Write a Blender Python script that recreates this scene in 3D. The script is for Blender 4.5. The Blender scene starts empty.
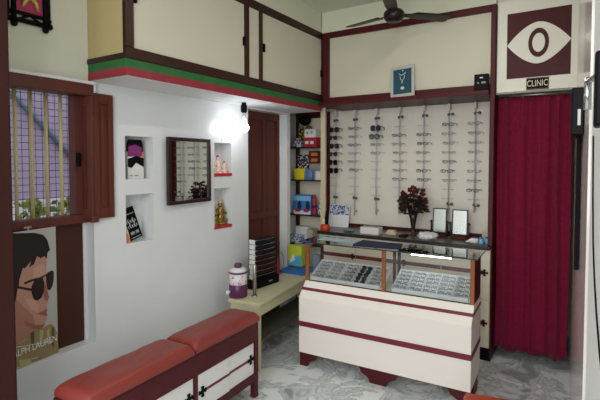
import bpy, math, random
from mathutils import Vector, Matrix, Euler, noise
random.seed(7)
R = math.radians
COL = bpy.context.scene.collection
SC = bpy.context.scene

# ------------------------------------------------------------------ materials
def lin(c):
    if isinstance(c, str):
        c = [int(c[i:i+2], 16)/255 for i in (0, 2, 4)]
    return tuple((v/12.92 if v <= .04045 else ((v+.055)/1.055)**2.4) for v in c) + (1,)

def mat(name, color, rough=.5, metal=0, spec=.5, coat=0, var=0, scale=8, bump=0, bscale=60,
        stretch=None, emit=0, sheen=0, color2=None, coat_rough=.05, trans=0, ior=1.45):
    m = bpy.data.materials.new(name); m.use_nodes = True
    nt = m.node_tree; b = nt.nodes['Principled BSDF']; L = nt.links
    c = lin(color)
    b.inputs['Base Color'].default_value = c
    b.inputs['Roughness'].default_value = rough
    b.inputs['Metallic'].default_value = metal
    b.inputs['Specular IOR Level'].default_value = spec
    b.inputs['Coat Weight'].default_value = coat
    b.inputs['Coat Roughness'].default_value = coat_rough
    b.inputs['Sheen Weight'].default_value = sheen
    b.inputs['Transmission Weight'].default_value = trans
    b.inputs['IOR'].default_value = ior
    if emit:
        b.inputs['Emission Color'].default_value = c
        b.inputs['Emission Strength'].default_value = emit
    if var or bump or color2:
        tc = nt.nodes.new('ShaderNodeTexCoord'); mp = nt.nodes.new('ShaderNodeMapping')
        L.new(tc.outputs['Object'], mp.inputs['Vector'])
        if stretch: mp.inputs['Scale'].default_value = stretch
    if var or color2:
        n = nt.nodes.new('ShaderNodeTexNoise'); n.inputs['Scale'].default_value = scale
        n.inputs['Detail'].default_value = 6
        L.new(mp.outputs['Vector'], n.inputs['Vector'])
        r = nt.nodes.new('ShaderNodeValToRGB'); r.color_ramp.elements[0].position = .3; r.color_ramp.elements[1].position = .7
        c2 = lin(color2) if color2 else tuple(min(1, v*(1+var)) for v in c[:3])+(1,)
        c1 = c if color2 else tuple(v*(1-var) for v in c[:3])+(1,)
        r.color_ramp.elements[0].color = c1; r.color_ramp.elements[1].color = c2
        L.new(n.outputs['Fac'], r.inputs['Fac']); L.new(r.outputs['Color'], b.inputs['Base Color'])
    if bump:
        n2 = nt.nodes.new('ShaderNodeTexNoise'); n2.inputs['Scale'].default_value = bscale
        n2.inputs['Detail'].default_value = 4
        L.new(mp.outputs['Vector'], n2.inputs['Vector'])
        bp = nt.nodes.new('ShaderNodeBump'); bp.inputs['Strength'].default_value = bump; bp.inputs['Distance'].default_value = .01
        L.new(n2.outputs['Fac'], bp.inputs['Height']); L.new(bp.outputs['Normal'], b.inputs['Normal'])
    return m

def glass_mat(name, tint=(.93, .97, .95), refl=1.0):
    m = bpy.data.materials.new(name); m.use_nodes = True
    nt = m.node_tree; nt.nodes.remove(nt.nodes['Principled BSDF'])
    out = nt.nodes['Material Output']
    t = nt.nodes.new('ShaderNodeBsdfTransparent'); t.inputs['Color'].default_value = tint+(1,)
    g = nt.nodes.new('ShaderNodeBsdfGlossy'); g.inputs['Roughness'].default_value = .02
    f = nt.nodes.new('ShaderNodeFresnel'); f.inputs['IOR'].default_value = 1.45
    mu = nt.nodes.new('ShaderNodeMath'); mu.operation = 'MULTIPLY'; mu.inputs[1].default_value = refl
    mx = nt.nodes.new('ShaderNodeMixShader')
    nt.links.new(f.outputs[0], mu.inputs[0]); nt.links.new(mu.outputs[0], mx.inputs[0])
    nt.links.new(t.outputs[0], mx.inputs[1]); nt.links.new(g.outputs[0], mx.inputs[2])
    nt.links.new(mx.outputs[0], out.inputs['Surface'])
    return m

def marble_mat():
    m = bpy.data.materials.new('marble_floor'); m.use_nodes = True
    nt = m.node_tree; b = nt.nodes['Principled BSDF']; L = nt.links
    tc = nt.nodes.new('ShaderNodeTexCoord')
    n = nt.nodes.new('ShaderNodeTexNoise'); n.inputs['Scale'].default_value = 4.2; n.inputs['Detail'].default_value = 10
    n.inputs['Roughness'].default_value = .6; n.inputs['Distortion'].default_value = .9
    L.new(tc.outputs['Object'], n.inputs['Vector'])
    r = nt.nodes.new('ShaderNodeValToRGB'); e = r.color_ramp.elements
    e[0].position = .36; e[0].color = lin('949a9d'); e[1].position = .6; e[1].color = lin('e4e7e7')
    a = r.color_ramp.elements.new(.47); a.color = lin('d4d8d9')
    v = r.color_ramp.elements.new(.505); v.color = lin('a3a9ab')
    v = r.color_ramp.elements.new(.54); v.color = lin('dde1e1')
    L.new(n.outputs['Fac'], r.inputs['Fac'])
    L.new(r.outputs['Color'], b.inputs['Base Color'])
    b.inputs['Roughness'].default_value = .28
    return m

def pattern_mat(name, c1, c2, scale=60, thr=.5, kind='noise', rough=.5):
    m = bpy.data.materials.new(name); m.use_nodes = True
    nt = m.node_tree; b = nt.nodes['Principled BSDF']; L = nt.links
    tc = nt.nodes.new('ShaderNodeTexCoord')
    if kind == 'noise':
        n = nt.nodes.new('ShaderNodeTexNoise'); n.inputs['Scale'].default_value = scale; o = n.outputs['Fac']
    elif kind == 'voronoi':
        n = nt.nodes.new('ShaderNodeTexVoronoi'); n.inputs['Scale'].default_value = scale; o = n.outputs['Distance']
    else:
        n = nt.nodes.new('ShaderNodeTexWave'); n.inputs['Scale'].default_value = scale; n.bands_direction = kind; o = n.outputs['Fac']
        n.inputs['Distortion'].default_value = 1.5
    L.new(tc.outputs['Object'], n.inputs['Vector'])
    r = nt.nodes.new('ShaderNodeValToRGB'); r.color_ramp.interpolation = 'LINEAR'
    r.color_ramp.elements[0].position = thr-.04; r.color_ramp.elements[1].position = thr+.04
    r.color_ramp.elements[0].color = lin(c1); r.color_ramp.elements[1].color = lin(c2)
    L.new(o, r.inputs['Fac']); L.new(r.outputs['Color'], b.inputs['Base Color'])
    b.inputs['Roughness'].default_value = rough
    return m

CREAM = 'd9d3bf'
M = dict(
    floor=marble_mat(),
    wall=mat('white_gloss_wall', 'dcdfe0', .2, spec=.5, var=.03, scale=3, bump=.04, bscale=5),
    wallmatt=mat('pale_green_white_paint', 'd5d6c4', .7, var=.03, scale=3),
    ceil=mat('ceiling_paint', 'd3d4c6', .8),
    soffit=mat('soffit_paint', 'dcdcdb', .5),
    header=mat('header_paint', 'd6d8c2', .7),
    rightwall=mat('glossy_wall_sheet', 'd6cfca', .2, coat=.4, spec=.5, var=.05, scale=4, bump=.03, bscale=6),
    white=mat('white_paint', 'dfdfda', .5),
    backboard=mat('backboard_laminate', 'e3dfd2', .45, var=.015, scale=3), uppercream=mat('upper_cream_laminate', 'c9c5b3', .45, var=.02, scale=3), cream=mat('cream_laminate', CREAM, .42, var=.02, scale=3),
    creamdark=mat('cream_strip_paint', 'c8bb9c', .5),
    tan=mat('tan_paint', 'b9a878', .6, var=.04, scale=3),
    counterwhite=mat('ivory_laminate', 'e8e1d8', .4, var=.015, scale=3),
    maroon=mat('maroon_gloss_paint', '4a1116', .45, spec=.3, var=.12, scale=12, stretch=(1, 1, .3)),
    maroonbench=mat('bench_maroon_paint', '481519', .5, spec=.3, var=.12, scale=9),
    maroonstripe=mat('maroon_stripe', '6e1f2c', .45),
    darkwood=mat('dark_brown_wood', '32160f', .42, spec=.35, var=.18, scale=10, stretch=(1, 1, .12)),
    postwood=mat('red_brown_post', '351611', .5, spec=.3, var=.2, scale=14, stretch=(1, 1, .1), bump=.1, bscale=30),
    shutter=mat('shutter_wood', '5e3029', .45, spec=.35, var=.15, scale=9, stretch=(1, 1, .12)),
    shutterback=mat('panel_wood_brown', '45261c', .55, spec=.3, var=.12, scale=9, stretch=(1, 1, .12)),
    doorwood=mat('door_wood', '592d23', .5, spec=.3, var=.14, scale=8, stretch=(1, 1, .1)),
    orangewood=mat('varnished_teak', '8d5024', .3, var=.25, scale=14, stretch=(1, 1, .1)),
    green=mat('green_paint', '256331', .5, var=.1, scale=14),
    red=mat('red_paint', '8c2a36', .5, var=.1, scale=14),
    black=mat('black_plastic', '08080a', .45, spec=.12),
    blackmat=mat('black_matt', '0b0b0d', .6, spec=.12),
    granite=mat('dark_granite', '2a2624', .25, var=.4, scale=60),
    browntop=mat('brown_counter_top', '5b5147', .3, var=.2, scale=20),
    glass=glass_mat('clear_glass', (.97, .985, .98)),
    glasstop=glass_mat('glass_top', (.96, .98, .972), 1.7),
    glassedge=mat('glass_edge_dark_green', '243a34', .2),
    mirrorframe=mat('dark_mirror_frame', '2a1514', .3, var=.15, scale=10), mirror=mat('mirror_silver', 'd7dad8', .02, metal=1),
    mirrorblur=mat('stand_mirror_silver', 'bfc2bb', .25, metal=1),
    chrome=mat('chrome', 'c4c4c4', .18, metal=1),
    silver=mat('brushed_silver', 'b5b3ae', .35, metal=1), rodpaint=mat('rod_pale_silver', 'cbcbc6', .35), silverpaint=mat('silver_paint', 'b4b4ae', .4), trayblack=mat('sample_tray_navy', '14151f', .5, spec=.3), traywine=mat('sample_tray_wine', '2a1013', .5, spec=.3),
    gold=mat('dull_gold', '857740', .5),
    stoolred=mat('stool_orange_red_cover', 'a8402c', .45, var=.08, scale=6), cushion=mat('red_leatherette', '83352e', .42, var=.06, scale=5, bump=.35, bscale=7),
    table=mat('pale_olive_paint', 'c6c19e', .5, var=.06, scale=6),
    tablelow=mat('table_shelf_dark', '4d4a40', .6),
    curtain=mat('wine_velvet', '760d30', .8, spec=.2, var=.18, scale=45, sheen=.08, bump=.12, bscale=90),
    purple=mat('urn_purple', '582a50', .35),
    urnwhite=mat('urn_white', 'd9d6d8', .35),
    urnpattern=pattern_mat('urn_print', 'd9d6d8', 'a8576a', 28, .63),
    fan=mat('fan_brown', '1d1411', .35, metal=.2),
    bulb=mat('bulb_glow', 'f4f7ff', .5, emit=25),
    led=mat('led_tube', 'f2f6ff', .5, emit=8),
    tray=mat('tray_plastic', 'e6e7e6', .35),
    bar=mat('window_bar_yellow', 'cdbf86', .5),
    wire=mat('net_wire', '4a3f48', .6),
    redribbon=mat('red_ribbon', 'b3243e', .5),
    lens=glass_mat('clear_lens', (.95, .96, .97), .25),
    lensdark=mat('dark_lens', '141416', .2, spec=.3),
    lensmid=mat('smoke_lens', '36343a', .2, spec=.3),
    frameblack=mat('black_rim', '17161a', .3),
    frameblue=mat('blue_grey_rim', '3d4256', .3),
    framegrey=mat('gunmetal_rim', '5a585a', .3, metal=.6),
    framesilver=mat('silver_rim', '8b8984', .3, metal=.8),
    framebrown=mat('brown_rim', '4b3327', .35),
    navy=mat('navy_cloth', '1c2140', .7),
    paper=mat('white_paper', 'dfe2e4', .6),
    bluepaper=mat('pale_blue_paper', 'a9bfca', .6),
    cardwhite=mat('white_card', 'd9d9d6', .55),
    yellow=mat('yellow_card', 'd8c21d', .5),
    yellowgreen=mat('lime_card', 'b8c63a', .5),
    cyan=mat('cyan_print', '4fa6c4', .5),
    blue=mat('bright_blue_print', '2a78c4', .5),
    lightblue=mat('light_blue_print', '7fb5e0', .5),
    bluepad=mat('blue_fabric', '2f66a8', .6, var=.15, scale=30),
    bluepouch=mat('blue_pouch', '5876b4', .5),
    redbox=mat('red_card', 'a91f35', .5),
    darkred=mat('dark_red_card', '4a1418', .5),
    orange=mat('orange_print', 'c8762c', .5),
    grey=mat('grey_card', '8f9490', .6),
    greyblue=mat('grey_blue_card', '6b7f92', .6),
    beigecard=mat('beige_card', 'b3a995', .6),
    red2=mat('red_plastic', 'b01b28', .35),
    orangered=mat('orange_red_plastic', 'c0401c', .35),
    plastic=mat('crinkled_white_plastic', 'd5d6d8', .3, bump=.6, bscale=60),
    bwpat=pattern_mat('black_white_print', '14161a', 'c9ced2', 42, .56),
    purplepat=pattern_mat('grey_purple_print', '3b3a4a', 'bfbcc6', 38, .52),
    bluepat=pattern_mat('blue_white_print', '5b6f9a', 'd5d9e2', 40, .5),
    yellowpat=pattern_mat('yellow_black_print', '2b2c20', 'c9b92c', 34, .56),
    cardblue=pattern_mat('blue_text_print', '3a4880', 'c3c9de', 55, .5),
    skin=mat('print_skin', 'bb8f7a', .45), skin2=mat('print_skin_deep', 'a97b67', .45), skin3=mat('print_lip', '965f56', .45), skin4=mat('print_skin_light', 'c69c87', .45),
    hair=mat('print_hair', '1c1513', .45), shirt=mat('print_shirt', '94835c', .45), shirt2=mat('print_shirt_dark', '5e5134', .45),
    shirt3=mat('print_shirt_light', 'b8a878', .45),
    posterbg=mat('print_background', 'b4b4af', .45),
    teal=mat('teal_print', '1f4a58', .4), tealwhite=mat('print_pale', 'c9d5d6', .5),
    pink=mat('pink_mat', 'a8305c', .6), brightgold=mat('gold_leaf', 'd4b45a', .4, metal=.4),
    magenta=mat('magenta_print', '84306f', .45), orangeglow=mat('orange_pink_print', 'd9704a', .45),
    flower=mat('dried_red_petals', '541a22', .7, var=.3, scale=30), leaf=mat('dry_dark_leaf', '2b2420', .7, var=.3, scale=30),
    vase=mat('smoked_vase', '2a2422', .15, var=.3, scale=30),
    idolwhite=mat('idol_white', 'e3c9b6', .5, var=.2, scale=40), idolgold=mat('idol_antique_gold', '8c7038', .35, metal=.6, var=.4, scale=40),
    outwall=mat('lilac_building', '9488a0', .8, var=.12, scale=2.5),
    outband=mat('pale_kerb', 'c9c6d2', .8), plant=mat('outdoor_leaf', '7d8a4a', .8, var=.3, scale=12),
    ground=mat('street_concrete', '8d8b86', .9, var=.1, scale=4),
    ivory=mat('ivory_letter', 'ddd6b8', .5), signwhite=mat('sign_ivory', 'e6e4d6', .45),
)

# ------------------------------------------------------------------ builders
ABS = {}          # world/root-frame position of each object's origin

class MB:
    def __init__(s): s.v = []; s.f = []; s.m = []; s.s = []
    def add(s, vs, fs, m=0, smooth=False):
        o = len(s.v); s.v += [Vector(v) for v in vs]
        for f in fs: s.f.append([o+i for i in f]); s.m.append(m); s.s.append(smooth)
        return s
    def box(s, x0, x1, y0, y1, z0, z1, m=0):
        vs = [(x, y, z) for z in (z0, z1) for y in (y0, y1) for x in (x0, x1)]
        return s.add(vs, [(0, 2, 3, 1), (4, 5, 7, 6), (0, 1, 5, 4), (2, 6, 7, 3), (0, 4, 6, 2), (1, 3, 7, 5)], m)
    def prism(s, pts, vec, m=0):
        n = len(pts); vec = Vector(vec); pts = [Vector(p) for p in pts]
        nrm = Vector((0, 0, 0))
        for i in range(n):
            a, b = pts[i], pts[(i+1) % n]
            nrm += a.cross(b)
        if nrm.dot(vec) > 0: pts = pts[::-1]
        vs = pts + [p+vec for p in pts]
        fs = [tuple(range(n)), tuple(range(2*n-1, n-1, -1))] + [(i, i+n, (i+1) % n+n, (i+1) % n) for i in range(n)]
        return s.add(vs, fs, m)
    def tube(s, pts, r, n=8, m=0, cap=True, closed=False):
        pts = [Vector(p) for p in pts]; rs = r if isinstance(r, (list, tuple)) else [r]*len(pts)
        o = len(s.v); N = len(pts); up = None
        for i, p in enumerate(pts):
            if closed: d = pts[(i+1) % N]-pts[i-1]
            else: d = pts[min(i+1, N-1)]-pts[max(i-1, 0)]
            d.normalize()
            if up is None:
                a = Vector((0, 0, 1)) if abs(d.z) < .9 else Vector((1, 0, 0))
            else: a = up
            x = d.cross(a)
            if x.length < 1e-6: x = d.orthogonal()
            x.normalize(); y = x.cross(d); up = y
            for k in range(n):
                t = 2*math.pi*k/n
                s.v.append(p+(x*math.cos(t)+y*math.sin(t))*rs[i])
        for i in range(N if closed else N-1):
            for k in range(n):
                a = o+i*n+k; b = o+i*n+(k+1) % n; j = (i+1) % N
                c = o+j*n+(k+1) % n; d = o+j*n+k
                s.f.append((a, b, c, d)); s.m.append(m); s.s.append(True)
        if cap and not closed:
            s.f.append(tuple(o+k for k in range(n))[::-1]); s.m.append(m); s.s.append(False)
            s.f.append(tuple(o+(N-1)*n+k for k in range(n))); s.m.append(m); s.s.append(False)
        return s
    def lathe(s, prof, c=(0, 0, 0), n=24, m=0):
        o = len(s.v); c = Vector(c)
        for r, z in prof:
            for k in range(n):
                t = 2*math.pi*k/n; s.v.append(c+Vector((r*math.cos(t), r*math.sin(t), z)))
        for i in range(len(prof)-1):
            for k in range(n):
                s.f.append((o+i*n+k, o+i*n+(k+1) % n, o+(i+1)*n+(k+1) % n, o+(i+1)*n+k)); s.m.append(m); s.s.append(True)
        s.f.append(tuple(o+k for k in range(n))[::-1]); s.m.append(m); s.s.append(False)
        e = o+(len(prof)-1)*n
        s.f.append(tuple(e+k for k in range(n))); s.m.append(m); s.s.append(False)
        return s
    def ball(s, c, r, m=0, n=10, sc=(1, 1, 1)):
        prof = []; c = Vector(c); o = len(s.v)
        for i in range(n+1):
            a = math.pi*i/n
            for k in range(n*2):
                t = math.pi*k/n
                s.v.append(c+Vector((r*math.sin(a)*math.cos(t)*sc[0], r*math.sin(a)*math.sin(t)*sc[1], -r*math.cos(a)*sc[2])))
        w = n*2
        for i in range(n):
            for k in range(w):
                s.f.append((o+i*w+k, o+i*w+(k+1) % w, o+(i+1)*w+(k+1) % w, o+(i+1)*w+k)); s.m.append(m); s.s.append(True)
        return s
    def grid(s, fn, nu, nv, m=0, smooth=True):
        vs = [fn(i/nu, j/nv) for j in range(nv+1) for i in range(nu+1)]
        fs = [(j*(nu+1)+i, j*(nu+1)+i+1, (j+1)*(nu+1)+i+1, (j+1)*(nu+1)+i) for j in range(nv) for i in range(nu)]
        return s.add(vs, fs, m, smooth)
    def xf(s, mtx):
        s.v = [mtx @ v for v in s.v]; return s

def props(o, label=None, cat=None, group=None, kind=None):
    if label: o['label'] = label
    if cat: o['category'] = cat
    if group: o['group'] = group
    if kind: o['kind'] = kind
    return o

def build(name, mb, mats, parent=None, bevel=0, label=None, cat=None, group=None, kind=None, origin=None, seg=2, sub=0):
    if not isinstance(mats, (list, tuple)): mats = [mats]
    xs = [v.x for v in mb.v]; ys = [v.y for v in mb.v]; zs = [v.z for v in mb.v]
    c = Vector(((min(xs)+max(xs))/2, (min(ys)+max(ys))/2, min(zs))) if origin is None else Vector(origin)
    me = bpy.data.meshes.new(name)
    me.from_pydata([v-c for v in mb.v], [], mb.f)
    for mm in mats: me.materials.append(M[mm] if isinstance(mm, str) else mm)
    me.polygons.foreach_set('material_index', mb.m)
    me.polygons.foreach_set('use_smooth', mb.s)
    me.update()
    o = bpy.data.objects.new(name, me); COL.objects.link(o)
    ABS[o.name] = c
    if parent:
        o.parent = parent; o.location = c-ABS[parent.name]
    else: o.location = c
    if bevel:
        b = o.modifiers.new('bevel', 'BEVEL'); b.width = bevel; b.segments = seg; b.limit_method = 'ANGLE'; b.angle_limit = R(40)
        if seg >= 3:
            me.polygons.foreach_set('use_smooth', [True]*len(me.polygons))
            wn = o.modifiers.new('wn', 'WEIGHTED_NORMAL')
    if sub:
        b = o.modifiers.new('sub', 'SUBSURF'); b.levels = sub; b.render_levels = sub
    return props(o, label, cat, group, kind)

def box(name, x0, x1, y0, y1, z0, z1, m, parent=None, bevel=0, **k):
    return build(name, MB().box(x0, x1, y0, y1, z0, z1), m, parent, bevel, **k)

def thing(name, label, cat, loc=(0, 0, 0), rotz=0, group=None, local=False):
    o = bpy.data.objects.new(name, None); COL.objects.link(o)
    o.location = loc; o.rotation_euler = (0, 0, rotz); o.empty_display_size = .05
    ABS[o.name] = Vector((0, 0, 0)) if local else Vector(loc)
    return props(o, label, cat, group)

def copy_tree(o, parent=None):
    c = o.copy(); COL.objects.link(c)
    if parent: c.parent = parent
    ABS[c.name] = ABS[o.name]
    for ch in list(o.children): copy_tree(ch, c)
    return c

def text_mesh(name, cu, m):
    tmp = bpy.data.objects.new('tmp', cu); COL.objects.link(tmp)
    me = bpy.data.meshes.new_from_object(tmp.evaluated_get(bpy.context.evaluated_depsgraph_get()))
    bpy.data.objects.remove(tmp); bpy.data.curves.remove(cu)
    me.materials.clear(); me.materials.append(M[m])
    o = bpy.data.objects.new(name, me); COL.objects.link(o); return o
def text(name, body, size, loc, rot, m, parent, extrude=.0006, spacing=1, sx=1):
    cu = bpy.data.curves.new(name, 'FONT'); cu.body = body; cu.size = size; cu.extrude = extrude
    cu.align_x = 'CENTER'; cu.align_y = 'CENTER'; cu.space_character = spacing
    cu.materials.append(M[m])
    o = text_mesh(name, cu, m)
    o.parent = parent; o.location = Vector(loc)-ABS[parent.name]; o.rotation_euler = rot; o.scale = (sx, 1, 1)
    ABS[o.name] = Vector(loc)
    return o
FACE_Y = (R(90), 0, 0); FACE_X = (R(90), 0, R(90))

def struct(name, mb, m, bevel=0, parent=None): return build(name, mb, m, parent, bevel, kind='structure')

# ------------------------------------------------------------------ the setting
WX = -2.44; CZ = 2.92
struct('floor', MB().box(-2.7, 1.2, -1.2, 4.8, -.06, 0), 'floor')
struct('ceiling', MB().box(-2.7, 1.2, .75, 4.8, CZ, CZ+.08), 'ceil')

def holed_wall(xf, xb, ys, zs, holes, depth):
    """front at x=xf, back at xb; holes {(iy,iz)...: depth or None for through}"""
    mb = MB(); rects = []
    for (y0, y1, z0, z1, d) in holes: rects.append((y0, y1, z0, z1, d))
    for i in range(len(ys)-1):
        for j in range(len(zs)-1):
            ym = (ys[i]+ys[i+1])/2; zm = (zs[j]+zs[j+1])/2
            h = [q for q in rects if q[0] < ym < q[1] and q[2] < zm < q[3]]
            if not h: mb.add([(xf, ys[i], zs[j]), (xf, ys[i+1], zs[j]), (xf, ys[i+1], zs[j+1]), (xf, ys[i], zs[j+1])], [(0, 1, 2, 3)], 1 if zs[j] > 2.0 else 0)
            if not (h and h[0][4] is None):
                mb.add([(xb, ys[i], zs[j]), (xb, ys[i], zs[j+1]), (xb, ys[i+1], zs[j+1]), (xb, ys[i+1], zs[j])], [(0, 1, 2, 3)])
    for (y0, y1, z0, z1, d) in rects:
        x2 = xb if d is None else xf-d
        mb.add([(xf, y0, z0), (xf, y0, z1), (x2, y0, z1), (x2, y0, z0)], [(0, 1, 2, 3)])
        mb.add([(xf, y1, z0), (x2, y1, z0), (x2, y1, z1), (xf, y1, z1)], [(0, 1, 2, 3)])
        mb.add([(xf, y0, z0), (x2, y0, z0), (x2, y1, z0), (xf, y1, z0)], [(0, 1, 2, 3)])
        mb.add([(xf, y0, z1), (xf, y1, z1), (x2, y1, z1), (x2, y0, z1)], [(0, 1, 2, 3)])
        if d is not None: mb.add([(x2, y0, z0), (x2, y1, z0), (x2, y1, z1), (x2, y0, z1)], [(0, 1, 2, 3)])
    return mb
AL = (.98, 1.593, .483, 1.93)                       # window alcove
holes = [AL+(None,), (1.813, 2.028, 1.436, 1.709, .12), (1.813, 2.029, 1.029, 1.337, .12),
         (2.617, 2.812, 1.45, 1.694, .11), (2.614, 2.809, 1.038, 1.337, .11), (3.033, 3.626, 0, 1.998, .13)]
ys = sorted({.86, 3.68}.union(*[{h[0], h[1]} for h in holes])); zs = sorted({0, 2.009, CZ}.union(*[{h[2], h[3]} for h in holes]))
wl = holed_wall(WX, -2.64, ys, zs, holes, .12)
wl.add([(WX, 3.68, 0), (-2.64, 3.68, 0), (-2.64, 3.68, CZ), (WX, 3.68, CZ)], [(0, 1, 2, 3)])
wl.add([(WX, .86, 0), (WX, .86, CZ), (-2.64, .86, CZ), (-2.64, .86, 0)], [(0, 1, 2, 3)])
wl.box(-2.75, -2.64, 3.5, 4.3, 0, CZ)
struct('wall_left', wl, ['wall', 'wallmatt'])
wb = MB().box(-2.75, -.62, 4.14, 4.3, 0, CZ).box(-.78, .2, 4.62, 4.75, 0, CZ).box(-.74, -.62, 4.3, 4.62, 0, CZ)
wb.box(-.595, -.03, 3.75, 3.87, 2.06, CZ)
struct('wall_back', wb, 'wallmatt')
# right wall: glossy sheet running slightly outward, then the white return by the entrance
rw = MB().prism([(-.078, 4.62, 0), (-.078, 4.0, 0), (.004, 1.6, 0), (.25, 1.6, 0), (.25, 4.62, 0)], (0, 0, CZ))
struct('wall_right', rw, 'rightwall')
rj = MB().prism([(.011, 1.598, 0), (.06, .75, 0), (.4, .75, 0), (.4, 1.598, 0)], (0, 0, CZ))
struct('trim_1', rj, 'white', .004)
wf = MB().box(-2.64, -2.28, .72, .858, 0, CZ).box(-2.28, .05, .72, .84, 2.75, CZ).box(.401, 1.2, .62, .75, 0, CZ)
struct('wall_front', wf, 'wallmatt')
# dark red entrance post beside the window wall
pm = MB().box(-2.28, -2.03, .86, .955, 0, CZ).box(-2.275, -2.05, .955, .967, 0, CZ)
struct('trim_2', pm, 'postwood', .004)
# masonry above the overhead cabinet and above the display unit, soffit below
struct('trim_3', MB().box(WX, -2.1, 1.575, 3.69, 2.737, CZ).box(-2.1, -.596, 3.70, 3.80, 2.731, CZ), 'header')
struct('trim_4', MB().box(-2.64, -2.101, 3.7, 4.14, 2.09, 2.11).box(-2.64, -2.28, 4.10, 4.127, 2.0, 2.09), 'maroon')
# ledge over the window
struct('trim_5', MB().box(WX, -2.405, .96, 1.60, 1.99, 2.008).box(WX, -2.41, 1.545, 1.60, 1.945, 1.99).box(-2.545, -2.505, 1.566, 1.5925, .483, 1.19), 'soffit', .003)

# ------------------------------------------------------------------ window, shutters
w1 = thing('window_1', 'wooden window with yellow bars and a wire net, left of the niches', 'window', (-2.5, 1.25, 1.2)); w1['kind'] = 'structure'
build('frame', MB().box(-2.53, -2.405, .98, 1.585, 1.925, 1.988).box(-2.54, -2.47, .98, 1.585, 1.19, 1.24).box(-2.54, -2.48, .98, 1.03, 1.24, 1.925).box(-2.54, -2.478, 1.505, 1.575, 1.24, 1.925), 'shutter', w1, .004)
for y in (1.03, 1.117, 1.203, 1.284, 1.363, 1.445):
    build('bar', MB().tube([(-2.51, y, 1.235), (-2.51, y, 1.93)], .0095, 8), 'bar', w1)
net = MB()
for i in range(15): net.tube([(-2.545, 1.0+i*.036, 1.24), (-2.545, 1.0+i*.036, 1.925)], .0016, 4)
for i in range(18): net.tube([(-2.545, .99, 1.27+i*.038), (-2.545, 1.51, 1.27+i*.038)], .0016, 4)
build('wire_net', net, 'wire', w1)
latch = build('latch', MB().box(-2.478, -2.455, 1.512, 1.53, 1.52, 1.6), 'black', w1, .003)
build('panel_board', MB().box(-2.545, -2.512, .98, 1.566, .483, 1.19), 'shutterback', w1, .002, label='dark brown board closing the lower part of the window alcove')
build('catch', MB().box(-2.47, -2.455, 1.225, 1.235, 1.185, 1.205).box(-2.47, -2.46, 1.21, 1.25, 1.2, 1.208), 'silver', w1)
sh = thing('window_shutter', 'brown two-leaf wooden shutter folded open against the wall beside the window', 'shutter', (-2.43, 1.64, 1.21))
def leaf(mb, o, a, w, z0, z1, n, t):
    o = Vector(o); a = Vector(a).normalized(); n = Vector(n).normalized(); up = Vector((0, 0, 1))
    def bx(u0, u1, h0, h1, d0, d1):
        p = [o+a*u0+n*d0, o+a*u1+n*d0, o+a*u1+n*d1, o+a*u0+n*d1]
        mb.prism([q+up*h0 for q in p], up*(h1-h0))
    bx(0, w, z0, z1, 0, t*.55); s = .035
    bx(0, s, z0, z1, t*.55, t); bx(w-s, w, z0, z1, t*.55, t)
    bx(s, w-s, z0, z0+.06, t*.55, t); bx(s, w-s, z1-.06, z1, t*.55, t)
    bx(s+.015, w-s-.015, z0+.08, z1-.08, t*.55, t*.8)
    return mb
build('leaf', leaf(MB(), (-2.438, 1.586, 0), (0, 1, 0), .13, 1.212, 1.945, (1, 0, 0), .024), 'doorwood', sh, .003)
build('leaf', leaf(MB(), (-2.51, 1.552, 0), (.1, .03, 0), .106, 1.212, 1.925, (.28, -1, 0), .02), 'shutter', sh, .003)
build('foot_block', MB().box(-2.437, -2.398, 1.555, 1.60, 1.195, 1.235), 'shutter', sh, .003)

# outside the window
struct('ground', MB().box(-14, 10, -12, 8, -.1, -.061), 'ground')
ob = thing('building', 'lilac painted building seen through the barred window', 'building', (-5.3, 1.5, -.06))
build('facade', MB().box(-5.6, -5.2, -1, 7.5, 1.12, 5), 'outwall', ob)
build('plinth', MB().box(-5.6, -5.1, -1, 7.5, -.061, 1.12), 'outband', ob)
lad = MB()
for k in range(5): lad.tube([(-5.17, 1.2+k*.9, 3.6), (-5.17, 3.4+k*.9, 1.3)], .03, 6)
build('sloping_pipes', lad, 'greyblue', ob)
for k in range(5):
    pb = MB(); y0 = 1.42+k*.31; rnd = random.Random(k)
    for i in range(150):
        c = Vector((-4.0+rnd.uniform(-.1, .1), y0+rnd.uniform(-.07, .07), -.06+1.24*rnd.random()**.6))
        d = Vector((rnd.uniform(-1, 1), rnd.uniform(-1, 1), rnd.uniform(0, 1.2))).normalized()*.08; e = d.orthogonal().normalized()*.035
        pb.add([c, c+d*.5+e, c+d, c+d*.5-e], [(0, 1, 2, 3)])
    for i in range(5): pb.tube([(-4.0, y0, -.06), (-4.0+rnd.uniform(-.15, .15), y0+rnd.uniform(-.06, .06), .65)], .008, 5)
    build('garden_plant', pb, 'plant', label='green leafy plant growing outside the barred window', cat='plant', group='plants outside the window')

# ------------------------------------------------------------------ brown door in the left wall
d1 = thing('door_1', 'closed brown panelled wooden door in the white left wall', 'door', (-2.56, 3.33, 0)); d1['kind'] = 'structure'
dm = MB().box(-2.569, -2.54, 3.036, 3.623, 0, 1.995)
for (a, b) in ((3.036, 3.16), (3.37, 3.40), (3.585, 3.623)): dm.box(-2.54, -2.525, a, b, 0, 1.995)
for z in (0, 1.02, 1.93): dm.box(-2.54, -2.5255, 3.16, 3.585, z, z+.065)
build('door_leaf', dm, 'doorwood', d1, .003)

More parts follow.
